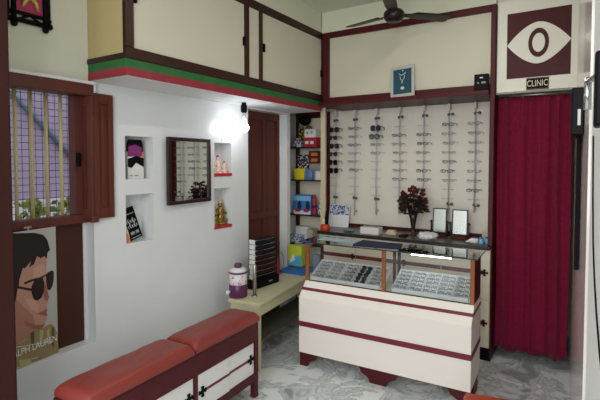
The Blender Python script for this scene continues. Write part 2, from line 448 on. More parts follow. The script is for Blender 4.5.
# ------------------------------------------------------------------ overhead cabinet
oc = thing('overhead_cabinet', 'long cream overhead cabinet with dark frame above the white left wall', 'cabinet', (-2.27, 2.6, 2.012))
build('carcass', MB().box(WX+.001, -2.115, 1.585, 3.688, 2.02, 2.735), 'soffit', oc)
build('soffit_board', MB().box(WX+.001, -2.1, 1.578, 3.69, 2.012, 2.02), 'soffit', oc)
build('end_panel', MB().box(WX+.001, -2.115, 1.574, 1.585, 2.135, 2.735), 'tan', oc, label='tan end panel')
build('red_stripe', MB().box(-2.115, -2.098, 1.572, 3.69, 2.013, 2.058).box(WX+.001, -2.115, 1.572, 1.585, 2.013, 2.058), 'red', oc, label='red painted band along the bottom')
build('green_stripe', MB().box(-2.115, -2.0985, 1.5725, 3.69, 2.058, 2.106).box(WX+.001, -2.115, 1.5725, 1.585, 2.058, 2.106), 'green', oc, label='green painted band')
fr = MB().box(-2.115, -2.09, 1.566, 3.69, 2.106, 2.165).box(WX+.001, -2.115, 1.566, 1.585, 2.106, 2.135)
fr.box(-2.115, -2.09, 1.574, 3.69, 2.675, 2.735)
for a, b in ((1.566, 1.622), (2.572, 2.619), (2.744, 2.782)): fr.box(-2.115, -2.09, a, b, 2.165, 2.675)
build('frame', fr, 'darkwood', oc, .003)
for a, b, hs in ((1.624, 2.570, ((2.56, 2.38), (1.632, 2.56), (1.632, 2.41))), (2.784, 3.688, ((2.795, 2.38), (3.678, 2.33)))):
    dr = build('door', MB().box(-2.114, -2.099, a, b, 2.167, 2.673), 'uppercream', oc, .002)
    for hy, hz in hs: build('hinge', MB().box(-2.099, -2.083, hy-.008, hy+.008, hz, hz+.06), 'blackmat', dr)
build('filler_panel', MB().box(-2.114, -2.1, 2.621, 2.742, 2.167, 2.673), 'uppercream', oc)

# ------------------------------------------------------------------ display unit on the back wall
ZL = 2.055
du = thing('upper_cabinet', 'wide cream cabinet front framed in maroon above the spectacle rods', 'cabinet', (-1.35, 3.71, ZL+.03))
fm = MB().box(-2.0895, -2.02, 3.691, 3.73, ZL+.031, 2.73).box(-2.02, -.631, 3.691, 3.73, 2.677, 2.73)
fm.box(-2.02, -.631, 3.691, 3.73, ZL+.031, 2.135)
build('frame', fm, 'maroon', du, .004)
build('panel', MB().box(-2.02, -.631, 3.712, 3.728, 2.135, 2.677), 'uppercream', du)
build('maroon_ledge', MB().box(-2.1, -.631, 3.635, 4.139, ZL, ZL+.03), 'maroon', None, .003, label='maroon ledge board under the upper cream cabinet front', cat='ledge')
build('cabinet_post', MB().box(-.63, -.596, 3.69, 4.139, .90, 2.73).box(-.608, -.597, 3.69, 4.139, 0, .90), 'maroon', None, .004, label='full-height maroon post between the spectacle wall and the curtain', cat='post')
dp = thing('rod_backboard', 'large cream back panel edged in maroon behind the spectacle rods', 'panel', (-1.47, 4.13, .897))
build('panel_board', MB().box(-2.236, -.70, 4.12, 4.138, .897, ZL), 'backboard', dp)
build('edging', MB().box(-2.276, -2.236, 4.10, 4.138, .897, ZL).box(-.70, -.631, 4.10, 4.138, .897, ZL).box(-2.236, -.70, 4.105, 4.1199, .897, .925), 'maroon', dp)
build('cream_post', MB().box(-2.145, -2.098, 3.76, 3.79, .897, ZL), 'creamdark', None, .002, label='narrow cream upright strip between the corner shelves and the spectacle rods', cat='strip')
sb = thing('shelf_backing', 'cream board with a dark upright behind the corner shelves', 'panel', (-2.46, 4.13, 0))
build('board', MB().box(-2.611, -2.2765, 4.128, 4.139, .0, 2.089), 'cream', sb)
build('upright', MB().box(-2.639, -2.612, 4.09, 4.139, .0, 2.089), 'darkwood', sb)
# base cabinet
bc = thing('base_cabinet', 'cream base cabinet with maroon stripe and cross-shaped pulls below the back counter', 'cabinet', (-1.36, 3.9, 0))
build('carcass', MB().box(-2.1, -.609, 3.70, 4.139, .1, .868), 'cream', bc)
build('toe_kick', MB().box(-2.1, -.609, 3.70, 4.139, 0, .1), 'blackmat', bc)
xs = [-2.1, -1.74, -1.32, -.98, -.609]
def cross(c, n=(0, -1, 0), s=.026, t=.009):
    """four-petalled cross-shaped pull plate"""
    mb = MB(); n = Vector(n); c = Vector(c); a = Vector((0, 0, 1)).cross(n).normalized(); up = Vector((0, 0, 1))
    for q in ((a, up), (up, a)):
        p, r = q
        mb.prism([c+p*s*x+r*s*y for x, y in ((-1, -.2), (-.85, -.42), (-.55, -.25), (.55, -.25), (.85, -.42), (1, -.2), (1, .2), (.85, .42), (.55, .25), (-.55, .25), (-.85, .42), (-1, .2))], n*t)
    return mb
for i in range(4):
    for (z0, z1, zc) in ((.485, .862, .69), (.108, .468, .297)):
        dr = build('door', MB().box(xs[i]+.003, xs[i+1]-.003, 3.69, 3.70, z0, z1), 'cream', bc, .002)
        build('stripe', MB().box(xs[i]+.003, xs[i+1]-.003 - (.04 if i == 3 else 0), 3.687, 3.6905, zc-.016, zc+.016), 'maroonstripe', dr, label='maroon stripe')
        if i in (0, 2): build('pull', cross((xs[i+1]-.03 if i == 0 else xs[i]+.03, 3.69, zc)), 'maroon', dr)
        if i == 3: build('pull', cross((-.648, 3.69, zc)), 'maroon', dr)
ct = build('counter_top', MB().box(-2.13, -.6305, 3.675, 4.104, .872, .897).box(-.6305, -.6105, 3.675, 3.689, .872, .897), 'browntop', bevel=.003, label='long dark counter top running below the wall of spectacles', cat='counter')
build('front_edge', MB().box(-2.13, -.6105, 3.668, 3.675, .869, .8965), 'granite', ct)
LEFT_SH = []
for nm, z, x1, lab in (('wall_shelf', 1.695, -2.237, 'topmost dark narrow shelf in the corner beside the display rods'), ('wall_shelf', 1.36, -2.237, 'second dark narrow shelf from the top in the corner'),
                   ('wall_shelf', 1.003, -2.237, 'third narrow shelf from the top holding the blue box'), ('wall_shelf', .70, -2.20, 'black lowest corner shelf with white boxes just above the table')):
    s = build(nm, MB().box(-2.639, x1, 3.93, 4.089, z-.014, z), 'granite' if z > .8 else 'black', label=lab, cat='shelf', group='corner shelves')
    if z < .8: build('label_strip', MB().box(-2.55, -2.36, 3.926, 3.93, z-.011, z-.003), 'cardwhite', s)

# ------------------------------------------------------------------ spectacles
def rim(mb, cx, w, h, r, m=0, y=0, n=12):
    pts = []
    for k in range(n):
        t = 2*math.pi*k/n; c, s = math.cos(t), math.sin(t)
        pts.append((cx+math.copysign(abs(c)**.75, c)*w/2, y, math.copysign(abs(s)**.75, s)*h/2))
    mb.tube(pts, r, 5, m, closed=True); return pts
def spec_front(w=.128, h=.034, r=.0022):
    mb = MB(); lw = w*.41
    for sx in (-1, 1): rim(mb, sx*w*.265, lw, h, r)
    mb.tube([(-w*.06, 0, h*.18), (0, -.002, h*.3), (w*.06, 0, h*.18)], r, 5)
    for sx in (-1, 1): mb.tube([(sx*w*.46, 0, h*.25), (sx*w*.5, .002, h*.3)], r*1.1, 5)
    return mb
def lens_mb(sx, w=.128, h=.034):
    tmp = MB(); pts = rim(tmp, sx*w*.265, w*.40, h*.97, .001)
    return MB().prism([(p[0], .0006, p[2]) for p in pts], (0, -.0014, 0))
def make_spec(framem, lensm, h, r, label, w=.128, rimless=False):
    t = thing('spectacles', label, 'glasses', (0, 0, 0))
    build('frame', spec_front(w, h, r), framem, t, origin=(0, 0, 0))
    for sx in (-1, 1):
        build('lens', lens_mb(sx, w, h), lensm, t, origin=(0, 0, 0))
        build('temple', MB().tube([(sx*w*.5, .002, h*.3), (sx*w*.5, .05, h*.3), (sx*w*.48, .082, h*.22), (sx*w*.475, .10, -h*.25)], [r, r, r*1.2, r], 5), framem, t, origin=(0, 0, 0))
    return t
KIND = {'sunblack': ('frameblack', 'lensdark', .046, .0034, 'black sunglasses'), 'sunround': ('frameblack', 'lensdark', .052, .003, 'large round dark sunglasses'),
        'sunsmoke': ('framebrown', 'lensmid', .04, .0030, 'brown smoke-lensed sunglasses'), 'dark': ('frameblack', 'lens', .025, .0022, 'dark-rimmed spectacles'),
        'wire': ('framegrey', 'lens', .024, .0014, 'thin grey wire spectacles'), 'light': ('framesilver', 'lens', .024, .0013, 'pale silver wire spectacles')}
PROTO = {}
RX = [-2.145, -1.93, -1.703, -1.473, -1.247, -1.024, -.806]
ROD = ['leftmost', 'second', 'third', 'middle', 'fifth', 'sixth', 'rightmost']
ORD = ['topmost', 'second', 'third', 'fourth', 'fifth', 'sixth', 'seventh', 'lowest']
FILL = [(0, ['sunblack', 'sunsmoke', 'sunblack', 'sunsmoke', 'sunround', 'sunround']), (0, ['dark', 'wire', 'dark', 'wire', 'wire', 'dark']),
        (0, ['sunround', 'sunblack', 'wire', 'wire']), (1, ['dark', 'wire', 'wire', 'wire', 'wire', 'dark']), (1, ['dark', 'dark', 'wire', 'wire', 'dark', 'dark']),
        (0, ['dark', 'wire', 'wire', 'light', 'dark', 'dark', 'light']), (0, ['wire', 'wire', 'light', 'light', 'light', 'wire', 'light', 'dark'])]
def lock_mb(x, z, up):
    mb = MB().box(x-.007, x+.007, 4.03, 4.055, z-.012, z+.012)
    mb.tube([(x, 4.03, z), (x+.02, 4.015, z+(.004 if up else -.012)), (x+.04, 4.01, z)], .004, 6)
    mb.lathe([(.004, -.012), (.012, -.010), (.013, .004), (.006, .012)], (x+.043, 4.01, z), 10)
    return mb
rod0 = None
for i, x in enumerate(RX):
    top = 2.05; zb = 1.0+.11*i/6
    t = thing('display_rod', f'{ROD[i]} of the seven thin steel rods holding spectacles on the back panel' if i not in (1, 2, 4, 5) else f'{ROD[i]} steel spectacle rod from the left on the back panel', 'display rod', (x, 4.06, zb), 0, 'spectacle rods on the back panel')
    build('rod', MB().tube([(x, 4.06, zb), (x, 4.06, top-.002)], .0065, 8), 'rodpaint', t)
    build('bracket', MB().box(x-.009, x+.009, 4.05, 4.119, 2.0, 2.053), 'cardwhite', t, .002)
    zt = 1.955
    build('lock', lock_mb(x, zt, True), 'framegrey', t)
    zl = zt-.083*(9.2 if i < 3 else 9.6) + (.02 if i > 2 else 0)
    build('lock', lock_mb(x, zl, False), 'framegrey', t)
    build('foot', MB().box(x-.006, x+.006, 4.06, 4.119, zb+.03, zb+.045), 'silver', t)
    first, kinds = FILL[i]
    for k in range(9):
        z = 1.873-.081*k
        build('peg', MB().tube([(x-.05, 4.035, z-.002), (x+.055, 4.035, z-.002)], .0016, 5).tube([(x, 4.06, z-.002), (x, 4.03, z-.002)], .002, 5), 'silver', t)
        if first <= k < first+len(kinds):
            kd = kinds[k-first]; fmn, lm, h, r, desc = KIND[kd]
            j = k-first; lab = f'{desc}, {ORD[j] if j < len(kinds)-1 or j > 6 else "lowest"} pair on the {ROD[i]} display rod'
            if kd not in PROTO:
                o = PROTO[kd] = make_spec(fmn, lm, h, r, lab, .105)
            else: o = copy_tree(PROTO[kd])
            o['label'] = lab; o['group'] = 'spectacles hanging on the wall rods'
            o.location = (x+random.Random(i*10+k).uniform(-.006, .012), 4.012, z+.004-h*.3)
            o.rotation_euler = (0, 0, R(random.Random(i*20+k).uniform(-6, 6)))

# ------------------------------------------------------------------ corner-shelf goods
def carton(name, x0, x1, y0, y1, z0, z1, m, label, cat='box', group=None, bevel=.002, rot=0):
    c = ((x0+x1)/2, (y0+y1)/2)
    o = build(name, MB().box(x0, x1, y0, y1, z0, z1), m, None, bevel, label=label, cat=cat, group=group)
    o.rotation_euler.z = R(rot)
    return o
S1, S2, S3, S4 = 1.695, 1.36, 1.003, .70
G = 'goods on the corner shelves'
c = carton('photo_carton', -2.58, -2.485, 3.94, 4.0, S1, S1+.09, 'purplepat', 'small grey printed box at the left front of the topmost shelf', group=G)
for k in range(2):
    c = carton('yellow_carton', -2.56, -2.435, 4.02, 4.085, S1+k*.112, S1+.111+k*.112, 'yellowpat', ('lower' if k == 0 else 'upper')+' of two yellow and black boxes stacked on the topmost shelf', group=G)
    build('front_print', MB().box(-2.548, -2.447, 4.0175, 4.02, S1+k*.112+.06, S1+k*.112+.095), 'bwpat', c)
bg = MB().ball((-2.50, 4.05, S1+.283), .06, 0, 8, (1.15, .65, .95))
build('black_pouch', bg, 'blackmat', label='black pouch lying on top of the yellow boxes near the ceiling of the niche', cat='bag')
c = carton('red_carton', -2.455, -2.305, 3.95, 4.05, S1, S1+.095, 'redbox', 'red box with white marks on the topmost shelf', group=G)
build('print_mark', MB().box(-2.435, -2.395, 3.948, 3.95, S1+.03, S1+.06).box(-2.375, -2.335, 3.948, 3.95, S1+.03, S1+.06), 'cardwhite', c)
c = carton('white_carton', -2.445, -2.315, 3.955, 4.045, S1+.096, S1+.18, 'cardwhite', 'white box with dots standing on the red box', group=G)
build('print_mark', MB().box(-2.42, -2.40, 3.953, 3.955, S1+.13, S1+.155).box(-2.37, -2.35, 3.953, 3.955, S1+.135, S1+.16), 'greyblue', c)
carton('patterned_carton', -2.575, -2.43, 4.03, 4.08, S2, S2+.26, 'bwpat', 'tall black and white patterned box behind the yellow bag', group=G)
yb = MB().prism([(-2.562, 3.95, S2), (-2.455, 3.95, S2), (-2.44, 3.95, S2+.115), (-2.577, 3.95, S2+.115)], (0, .06, 0))
build('yellow_bag', yb, 'yellow', bevel=.004, label='bright yellow tapered paper bag on the second shelf', cat='bag', group=G)
carton('grey_carton', -2.425, -2.285, 4.02, 4.08, S2, S2+.165, 'grey', 'plain grey box under the dark red box on the second shelf', group=G)
c = carton('dark_red_carton', -2.428, -2.282, 4.01, 4.08, S2+.166, S2+.295, 'darkred', 'dark red box with two orange panels on the second shelf', group=G)
build('orange_panel', MB().box(-2.40, -2.325, 4.008, 4.01, S2+.245, S2+.277), 'orange', c); build('orange_panel', MB().box(-2.40, -2.325, 4.008, 4.01, S2+.185, S2+.217), 'orange', c)
bp = MB().grid(lambda u, v: (-2.445+.085*u, 3.965-.014*math.sin(math.pi*u)*math.sin(math.pi*v), S2+.11*v), 6, 6).grid(lambda u, v: (-2.36-.085*u, 3.965+.014*math.sin(math.pi*u)*math.sin(math.pi*v), S2+.11*v), 6, 6)
build('blue_pouch', bp, 'bluepouch', label='small blue pouch between the yellow bag and the white canister', cat='bag', group=G)
cn = build('canister', MB().lathe([(.036, 0), (.038, .005), (.038, .085), (.035, .09)], (-2.295, 3.985, S2), 20), 'cardwhite', label='white canister at the right end of the second shelf', cat='canister', group=G)
build('canister_lid', MB().lathe([(.038, 0), (.039, .012), (.034, .016)], (-2.295, 3.985, S2+.09), 20), 'grey', cn)
c = carton('blue_carton', -2.575, -2.365, 3.945, 4.02, S3, S3+.2, 'blue', 'blue picture box with two dessert glasses on the third shelf', group=G)
build('sky_print', MB().box(-2.574, -2.366, 3.9435, 3.945, S3+.14, S3+.19), 'lightblue', c)
build('white_print', MB().box(-2.574, -2.366, 3.9435, 3.945, S3+.002, S3+.04), 'cardwhite', c)
for xx in (-2.5, -2.4):
    gp = MB().prism([(xx-.012, 3.943, S3+.03), (xx+.012, 3.943, S3+.03), (xx+.026, 3.943, S3+.09), (xx+.02, 3.943, S3+.12), (xx, 3.943, S3+.145), (xx-.02, 3.943, S3+.12), (xx-.026, 3.943, S3+.09)], (0, .001, 0))
    g = build('glass_print', gp, 'leaf', c)
    build('dish_print', MB().box(xx-.05, xx+.012, 3.9405, 3.942, S3+.025, S3+.055), 'redbox', c)
rt = build('red_bottle', MB().lathe([(.02, 0), (.022, .01), (.022, .17), (.014, .19), (.012, .205)], (-2.335, 3.97, S3), 16), 'redbox', label='tall slim red bottle beside the blue box', cat='bottle', group=G)
build('band', MB().lathe([(.0225, 0), (.0225, .03)], (-2.335, 3.97, S3+.07), 16), 'darkred', rt)
carton('slim_blue_carton', -2.283, -2.243, 3.96, 4.03, S3, S3+.13, 'bluepat', 'slim blue and white box at the right end of the third shelf', group=G)
c = carton('printed_carton', -2.62, -2.475, 3.935, 4.0, S4, S4+.085, 'bluepat', 'blue and white printed box at the front of the black lowest shelf', group=G)
carton('white_tall_carton', -2.59, -2.43, 4.01, 4.085, S4, S4+.165, 'cardwhite', 'white box behind the printed box on the black lowest shelf', group=G)
carton('beige_carton', -2.42, -2.35, 3.96, 4.07, S4, S4+.15, 'beigecard', 'beige box right of the white box on the black lowest shelf', group=G)

# ------------------------------------------------------------------ olive table and what stands on it
TA = R(6.6); TO = Vector((-1.995, 2.60, 0))
TM = Matrix.Translation(TO) @ Matrix.Rotation(TA, 4, 'Z')
tb = thing('side_table', 'pale olive painted wooden table with square legs below the left wall', 'table', TO, TA, local=True)
build('table_top', MB().box(-.275, 0, 0, 1.2, .485, .51), 'table', tb, .004)
build('apron', MB().box(-.26, -.015, .012, .03, .405, .485).box(-.033, -.015, .03, 1.18, .405, .485).box(-.26, -.242, .03, 1.18, .405, .485), 'table', tb, .002)
for x in (-.262, -.047):
    for y in (.012, 1.155): build('leg', MB().box(x, x+.036, y, y+.036, 0, .405), 'table', tb, .003)
build('stretcher', MB().box(-.226, -.047, .02, .04, .15, .19), 'table', tb)
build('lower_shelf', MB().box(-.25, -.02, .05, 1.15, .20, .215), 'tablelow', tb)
T = .51
# water urn
un = thing('water_urn', 'purple and white insulated water urn with a white tap on the olive table', 'urn', (-2.248, 2.665, T))
ux, uy = -2.248, 2.665
build('lower_body', MB().lathe([(.066, 0), (.07, .006), (.07, .098), (.068, .1)], (ux, uy, T), 28), 'purple', un)
build('upper_body', MB().lathe([(.0675, .1), (.0685, .103), (.0685, .185)], (ux, uy, T), 28), 'urnpattern', un)
build('rim_band', MB().lathe([(.0685, .183), (.072, .185), (.072, .192), (.066, .195)], (ux, uy, T), 28), 'purple', un)
build('lid', MB().lathe([(.068, .195), (.066, .208), (.05, .222), (.03, .226)], (ux, uy, T), 28), 'urnwhite', un)
build('knob', MB().lathe([(.026, .226), (.03, .232), (.03, .25), (.024, .257)], (ux, uy, T), 20), 'purple', un)
tp = build('tap', MB().lathe([(.012, 0), (.014, .012), (.011, .03)], (ux-.03, uy-.085, T+.03), 12).tube([(ux-.026, uy-.06, T+.045), (ux-.03, uy-.088, T+.045)], .01, 10), 'urnwhite', un)
# steel rod on a flange
sr = thing('steel_post', 'short upright steel tube on a round flange at the front of the olive table', 'post', (-2.143, 2.735, T))
build('tube', MB().lathe([(.0145, .008), (.0145, .24), (.012, .245)], (-2.143, 2.735, T), 18), 'silver', sr)
build('flange', MB().lathe([(.026, 0), (.026, .005), (.016, .01)], (-2.143, 2.735, T), 18), 'silver', sr)
# black base box and eight trays
RB = TA
def rotbox(name, cx, cy, w, l, z0, z1, m, rot, label=None, cat=None, group=None, bevel=.003, parent=None):
    o = build(name, MB().box(cx-w/2, cx+w/2, cy-l/2, cy+l/2, z0, z1), m, parent, bevel, label=label, cat=cat, group=group); o.rotation_euler.z = rot; return o
bb = rotbox('black_case', -2.27, 3.02, .078, .32, T, T+.072, 'black', R(-4), 'long low black case under the stack of sample trays', 'case', bevel=.006)
build('badge', MB().box(-2.232, -2.2305, 3.04, 3.09, T+.03, T+.042), 'silver', bb)
tray0 = None
TRM = ['trayblack', 'trayblack', 'trayblack', 'traywine', 'traywine', 'traywine', 'traywine', 'black']
for k in range(8):
    z = T+.0725+(7-k)*.0415
    off = random.Random(k).uniform(-.004, .004)
    t = thing('sample_tray', '', 'tray', (-2.282, 3.01, z), R(-4)+R(random.Random(k+9).uniform(-1.5, 1.5)), 'trays stacked on the black case', local=True)
    nm = ['topmost', 'second', 'third', 'fourth', 'fifth', 'sixth', 'seventh', 'lowest'][k]
    t['label'] = f'{nm} spectacle tray from the top of the stack on the black case' if 0 < k < 7 else f'{nm} spectacle tray of the stack on the black case'
    build('body', MB().box(-.022, .044, -.122, .13, 0, .039), TRM[k], t, .005)
    build('white_end', MB().box(-.02, .042, -.132, -.122, .002, .038), 'cardwhite', t, .002)
    cr = [(.046+.012*math.sin(math.pi*u/8), -.13+.262*u/8, .0065+.006*math.sin(math.pi*u/8)*0) for u in range(9)]
    build('curved_front', MB().prism([(p[0]-.004, p[1], .004) for p in cr]+[(.04, .13, .004), (.04, -.13, .004)], (0, 0, .026)), TRM[k], t)
    build('silver_trim', MB().tube([(p[0], p[1], .0335) for p in cr], .0022, 5), 'chrome', t)
# red bottle, wire, blue pad, boxes
rb = build('red_spray_bottle', MB().lathe([(.014, 0), (.016, .006), (.016, .1), (.009, .12), (.008, .135)], (-2.365, 3.36, T), 14), 'red2', label='thin red bottle standing right behind the stack of trays', cat='bottle')
build('bottle_cap', MB().lathe([(.009, 0), (.009, .018), (.006, .022)], (-2.365, 3.36, T+.135), 12), 'red2', rb)
cb = []
for k in range(40):
    a = k/39*2.1*math.pi*1.6; cb.append((-2.436+.003*math.sin(k), 3.5+.05*math.sin(a)+.0006*k, .60+.10*math.cos(a)*(1-k/90)))
build('wire_loop', MB().tube(cb, .0022, 5), 'grey', label='thin grey wire looped against the white wall beside the blue pad', cat='wire')
def pad(u, v, top):
    x = -2.425+.27*u; y = 3.45+.30*v
    return (x, y, T+(.034+.005*noise.noise((x*14, y*14, 0)) if top else 0)*(1-.6*max(abs(2*u-1), abs(2*v-1))**10))
pm_ = MB().grid(lambda u, v: pad(u, v, True), 14, 14).grid(lambda u, v: pad(1-u, v, False), 2, 2)
for a in range(4):
    def side(u, v, a=a):
        p = [(u, 0), (1, u), (1-u, 1), (0, 1-u)][a]
        hi = pad(p[0], p[1], True); lo = pad(p[0], p[1], False)
        return (lo[0], lo[1], lo[2]+(hi[2]-lo[2])*v)
    pm_.grid(side, 14, 1)
build('blue_pad', pm_, 'bluepad', label='folded blue cloth pad at the far end of the olive table', cat='cloth', origin=(-2.29, 3.6, T))
yb = thing('lime_carton', 'lime and pale blue box standing on the blue pad', 'box', (-2.335, 3.64, T+.0345))
build('carton', MB().box(-2.415, -2.262, 3.60, 3.67, T+.040, T+.235), 'yellowgreen', yb, .003)
build('cyan_print', MB().prism([(-2.414, 3.5985, T+.045), (-2.263, 3.5985, T+.045), (-2.263, 3.5985, T+.15), (-2.32, 3.5985, T+.135), (-2.414, 3.5985, T+.08)], (0, .0013, 0)), 'cyan', yb)
build('white_print', MB().prism([(-2.40, 3.5975, T+.06), (-2.33, 3.5975, T+.1), (-2.35, 3.5975, T+.16), (-2.37, 3.5975, T+.13)], (0, .001, 0)), 'cardwhite', yb)
for k in range(2):
    carton('grey_blue_carton', -2.135, -2.072, 3.60, 3.67, T+k*.085, T+.084+k*.085, 'greyblue', ('lower' if k == 0 else 'upper')+' of two grey-blue boxes at the table end behind the glass counter', rot=6)

# ------------------------------------------------------------------ glass display counter
GA = R(2.3165); GO = Vector((-1.817, 2.857, 0)); GM = Matrix.Translation(GO) @ Matrix.Rotation(GA, 4, 'Z')
gc = thing('glass_display_counter', 'ivory glass-topped display counter with maroon stripes and teak posts', 'counter', GO, GA, local=True)
W = 1.237; D = .36
build('body', MB().prism([(0, 0, .105), (0, 0, .526), (0, .1, .63), (0, D, .63), (0, D, .105)], (W, 0, 0)), 'counterwhite', gc, .004)
build('stripe', MB().box(-.0025, W+.0025, -.0025, .01, .308, .346).box(W-.01, W+.0025, 0, D, .308, .346), 'maroonstripe', gc, label='maroon stripe')
def slope(y, off=0): return .526+(y)*1.04+off
build('stripe', MB().prism([(-.002, .043, slope(.043, .001)), (-.002, .058, slope(.058, .001)), (-.002, .058, slope(.058, .004)), (-.002, .043, slope(.043, .004))], (W+.004, 0, 0)).box(W-.006, W+.003, .05, D, .572, .588), 'maroonstripe', gc, label='thin maroon stripe on the slope')
def foot(x0, x1, l, r):
    pts = [(x0, 0)]
    if l: pts = [(x0+.0, .105), (x0+.02, .085), (x0+.03, .06), (x0+.06, .045), (x0+.085, .03), (x0+.095, 0)]
    else: pts = [(x0, .105), (x0, 0)]
    if r: pts += [(x1-.095, 0), (x1-.085, .03), (x1-.06, .045), (x1-.03, .06), (x1-.02, .085), (x1, .105)]
    else: pts += [(x1, 0), (x1, .105)]
    return MB().prism([(x, .012, z) for x, z in pts], (0, .03, 0))
build('foot', foot(.002, .16, False, True), 'maroon', gc, .002)
build('foot', foot(.47, .78, True, True), 'maroon', gc, .002)
build('foot', foot(1.08, W-.002, True, False), 'maroon', gc, .002)
build('rear_foot', MB().box(.02, .1, D-.05, D-.01, 0, .105), 'maroon', gc); build('rear_foot', MB().box(W-.1, W-.02, D-.05, D-.01, 0, .105), 'maroon', gc)
build('side_foot', MB().box(W-.03, W-.004, .15, D-.06, 0, .105), 'maroon', gc)
GZ = .93
for x in (.002, .616, W-.028):
    build('post', MB().box(x, x+.026, .1, .122, .63, GZ), 'orangewood', gc, .002)
for x in (.01, .62, .655):
    build('rear_post', MB().box(x, x+.02, D-.025, D-.004, .63, GZ), 'darkwood', gc, .002)
build('side_board', MB().box(W-.02, W-.002, .124, D-.004, .63, GZ), 'darkwood', gc, .002)
build('glass_top', MB().box(-.03, W+.02, .06, D+.012, GZ, GZ+.007), 'glasstop', gc)
build('glass_edge', MB().box(-.0301, W+.0201, .0575, .0599, GZ-.0005, GZ+.0075).box(W+.0201, W+.0225, .0575, D+.012, GZ-.0005, GZ+.0075).box(-.0325, -.0301, .0575, D+.012, GZ-.0005, GZ+.0075), 'glassedge', gc)
build('glass_pane', MB().box(.028, .616, .108, .112, .634, GZ), 'glass', gc)
build('glass_pane', MB().box(.642, W-.028, .108, .112, .634, GZ), 'glass', gc)
build('bottom_rail', MB().box(.028, W-.028, .104, .116, .630, .636), 'glassedge', gc)
TY0, TZ0 = .125, .640; TL = .226; TILT = math.atan2(.092, .205)
build('tray_shelf', MB().prism([(.03, TY0, TZ0-.009), (.03, TY0+.205, TZ0+.083), (.03, TY0+.205, TZ0+.091), (.03, TY0, TZ0-.001)], (.58, 0, 0)).prism([(.68, TY0, TZ0-.009), (.68, TY0+.205, TZ0+.083), (.68, TY0+.205, TZ0+.091), (.68, TY0, TZ0-.001)], (W-.705, 0, 0)), 'counterwhite', gc)
build('led_tube', MB().tube([(.77, .30, .88), (1.05, .30, .88)], .009, 10), 'led', gc, label='white tube lamp under the glass top')
build('lamp_clip', MB().box(.78, .79, .295, .305, .885, GZ).box(1.03, 1.04, .295, .305, .885, GZ), 'silver', gc)
def tray_mb(w):
    mb = MB().box(0, w, 0, TL, 0, .003); t = .0025; h = .026
    mb.box(0, t, 0, TL, .003, h).box(w-t, w, 0, TL, .003, h).box(t, w-t, 0, t, .003, h).box(t, w-t, TL-t, TL, .003, h); return mb
TROT = Euler((TILT, 0, GA)).to_matrix().to_4x4()
def small_spec(framem, lensm):
    w, h, r = .088, .029, .0015
    mb = spec_front(w, h, r)
    for sx in (-1, 1):
        l = lens_mb(sx, w, h); mb.add(l.v, l.f, 1)
        mb.tube([(sx*w*.5, .002, h*.3), (-sx*w*.2, .007+.003*sx, h*.25), (-sx*w*.42, .008+.003*sx, h*.1)], r*.8, 5)
    return build('spectacles', mb, [framem, lensm], origin=(0, 0, 0))
TN = ['first', 'second', 'third', 'fourth', 'fifth']
TM_ = [[('framesilver', 'lens'), ('framesilver', 'lens'), ('framegrey', 'lens'), ('frameblack', 'lensmid'), ('framegrey', 'lens')],
       [('frameblue', 'lens'), ('frameblue', 'lens'), ('framegrey', 'lens'), ('framesilver', 'lens'), ('frameblue', 'lens')]]
TD = [['silver', 'silver', 'grey', 'black', 'grey'], ['blue-grey', 'blue-grey', 'grey', 'silver', 'blue-grey']]
SP = {}
for s, (x0, wd) in enumerate(((.035, .1135), (.685, .1025))):
    for k in range(5):
        o = build('spectacle_tray', tray_mb(wd-.002), 'tray', origin=(0, 0, 0), label=f'{TN[k]} slanted white tray from the left in the {"left" if s == 0 else "right"} half of the glass counter', cat='tray', group='slanted trays in the glass counter')
        base = GM @ Vector((x0+k*wd, TY0, TZ0))
        o.matrix_world = Matrix.Translation(base) @ TROT
        key = TM_[s][k]
        for r_ in range(5):
            if key not in SP: q = SP[key] = small_spec(*key)
            else: q = SP[key].copy(); COL.objects.link(q)
            rr = random.Random(s*100+k*10+r_)
            q.matrix_world = Matrix.Translation(base) @ TROT @ Matrix.Translation((wd/2+rr.uniform(-.003, .003), .022+r_*.043, .0165)) @ Matrix.Rotation(R(-52+rr.uniform(-6, 6)), 4, 'X') @ Matrix.Rotation(R(rr.uniform(-5, 5)), 4, 'Y')
            props(q, f'{TD[s][k]} spectacles lying in the {TN[k]} tray of the {"left" if s == 0 else "right"} half of the glass counter', 'glasses', f'spectacles in {"left" if s == 0 else "right"} counter tray {TN[k]}')
# papers on the glass
def sheet(name, pts, z, t, m, label, cat):
    return build(name, MB().prism([(x, y, z) for x, y in pts], (0, 0, t)), m, label=label, cat=cat)
gz = GZ+.0072
sheet('navy_folder', [(-1.43, 2.985), (-1.085, 3.03), (-1.13, 3.20), (-1.45, 3.20)], gz, .006, 'navy', 'dark navy folder lying on the glass counter top', 'folder')
sheet('pale_sheet', [(-1.77, 3.05), (-1.46, 3.06), (-1.475, 3.19), (-1.77, 3.18)], gz, .002, 'bluepaper', 'pale blue paper lying at the left of the glass counter top', 'paper')

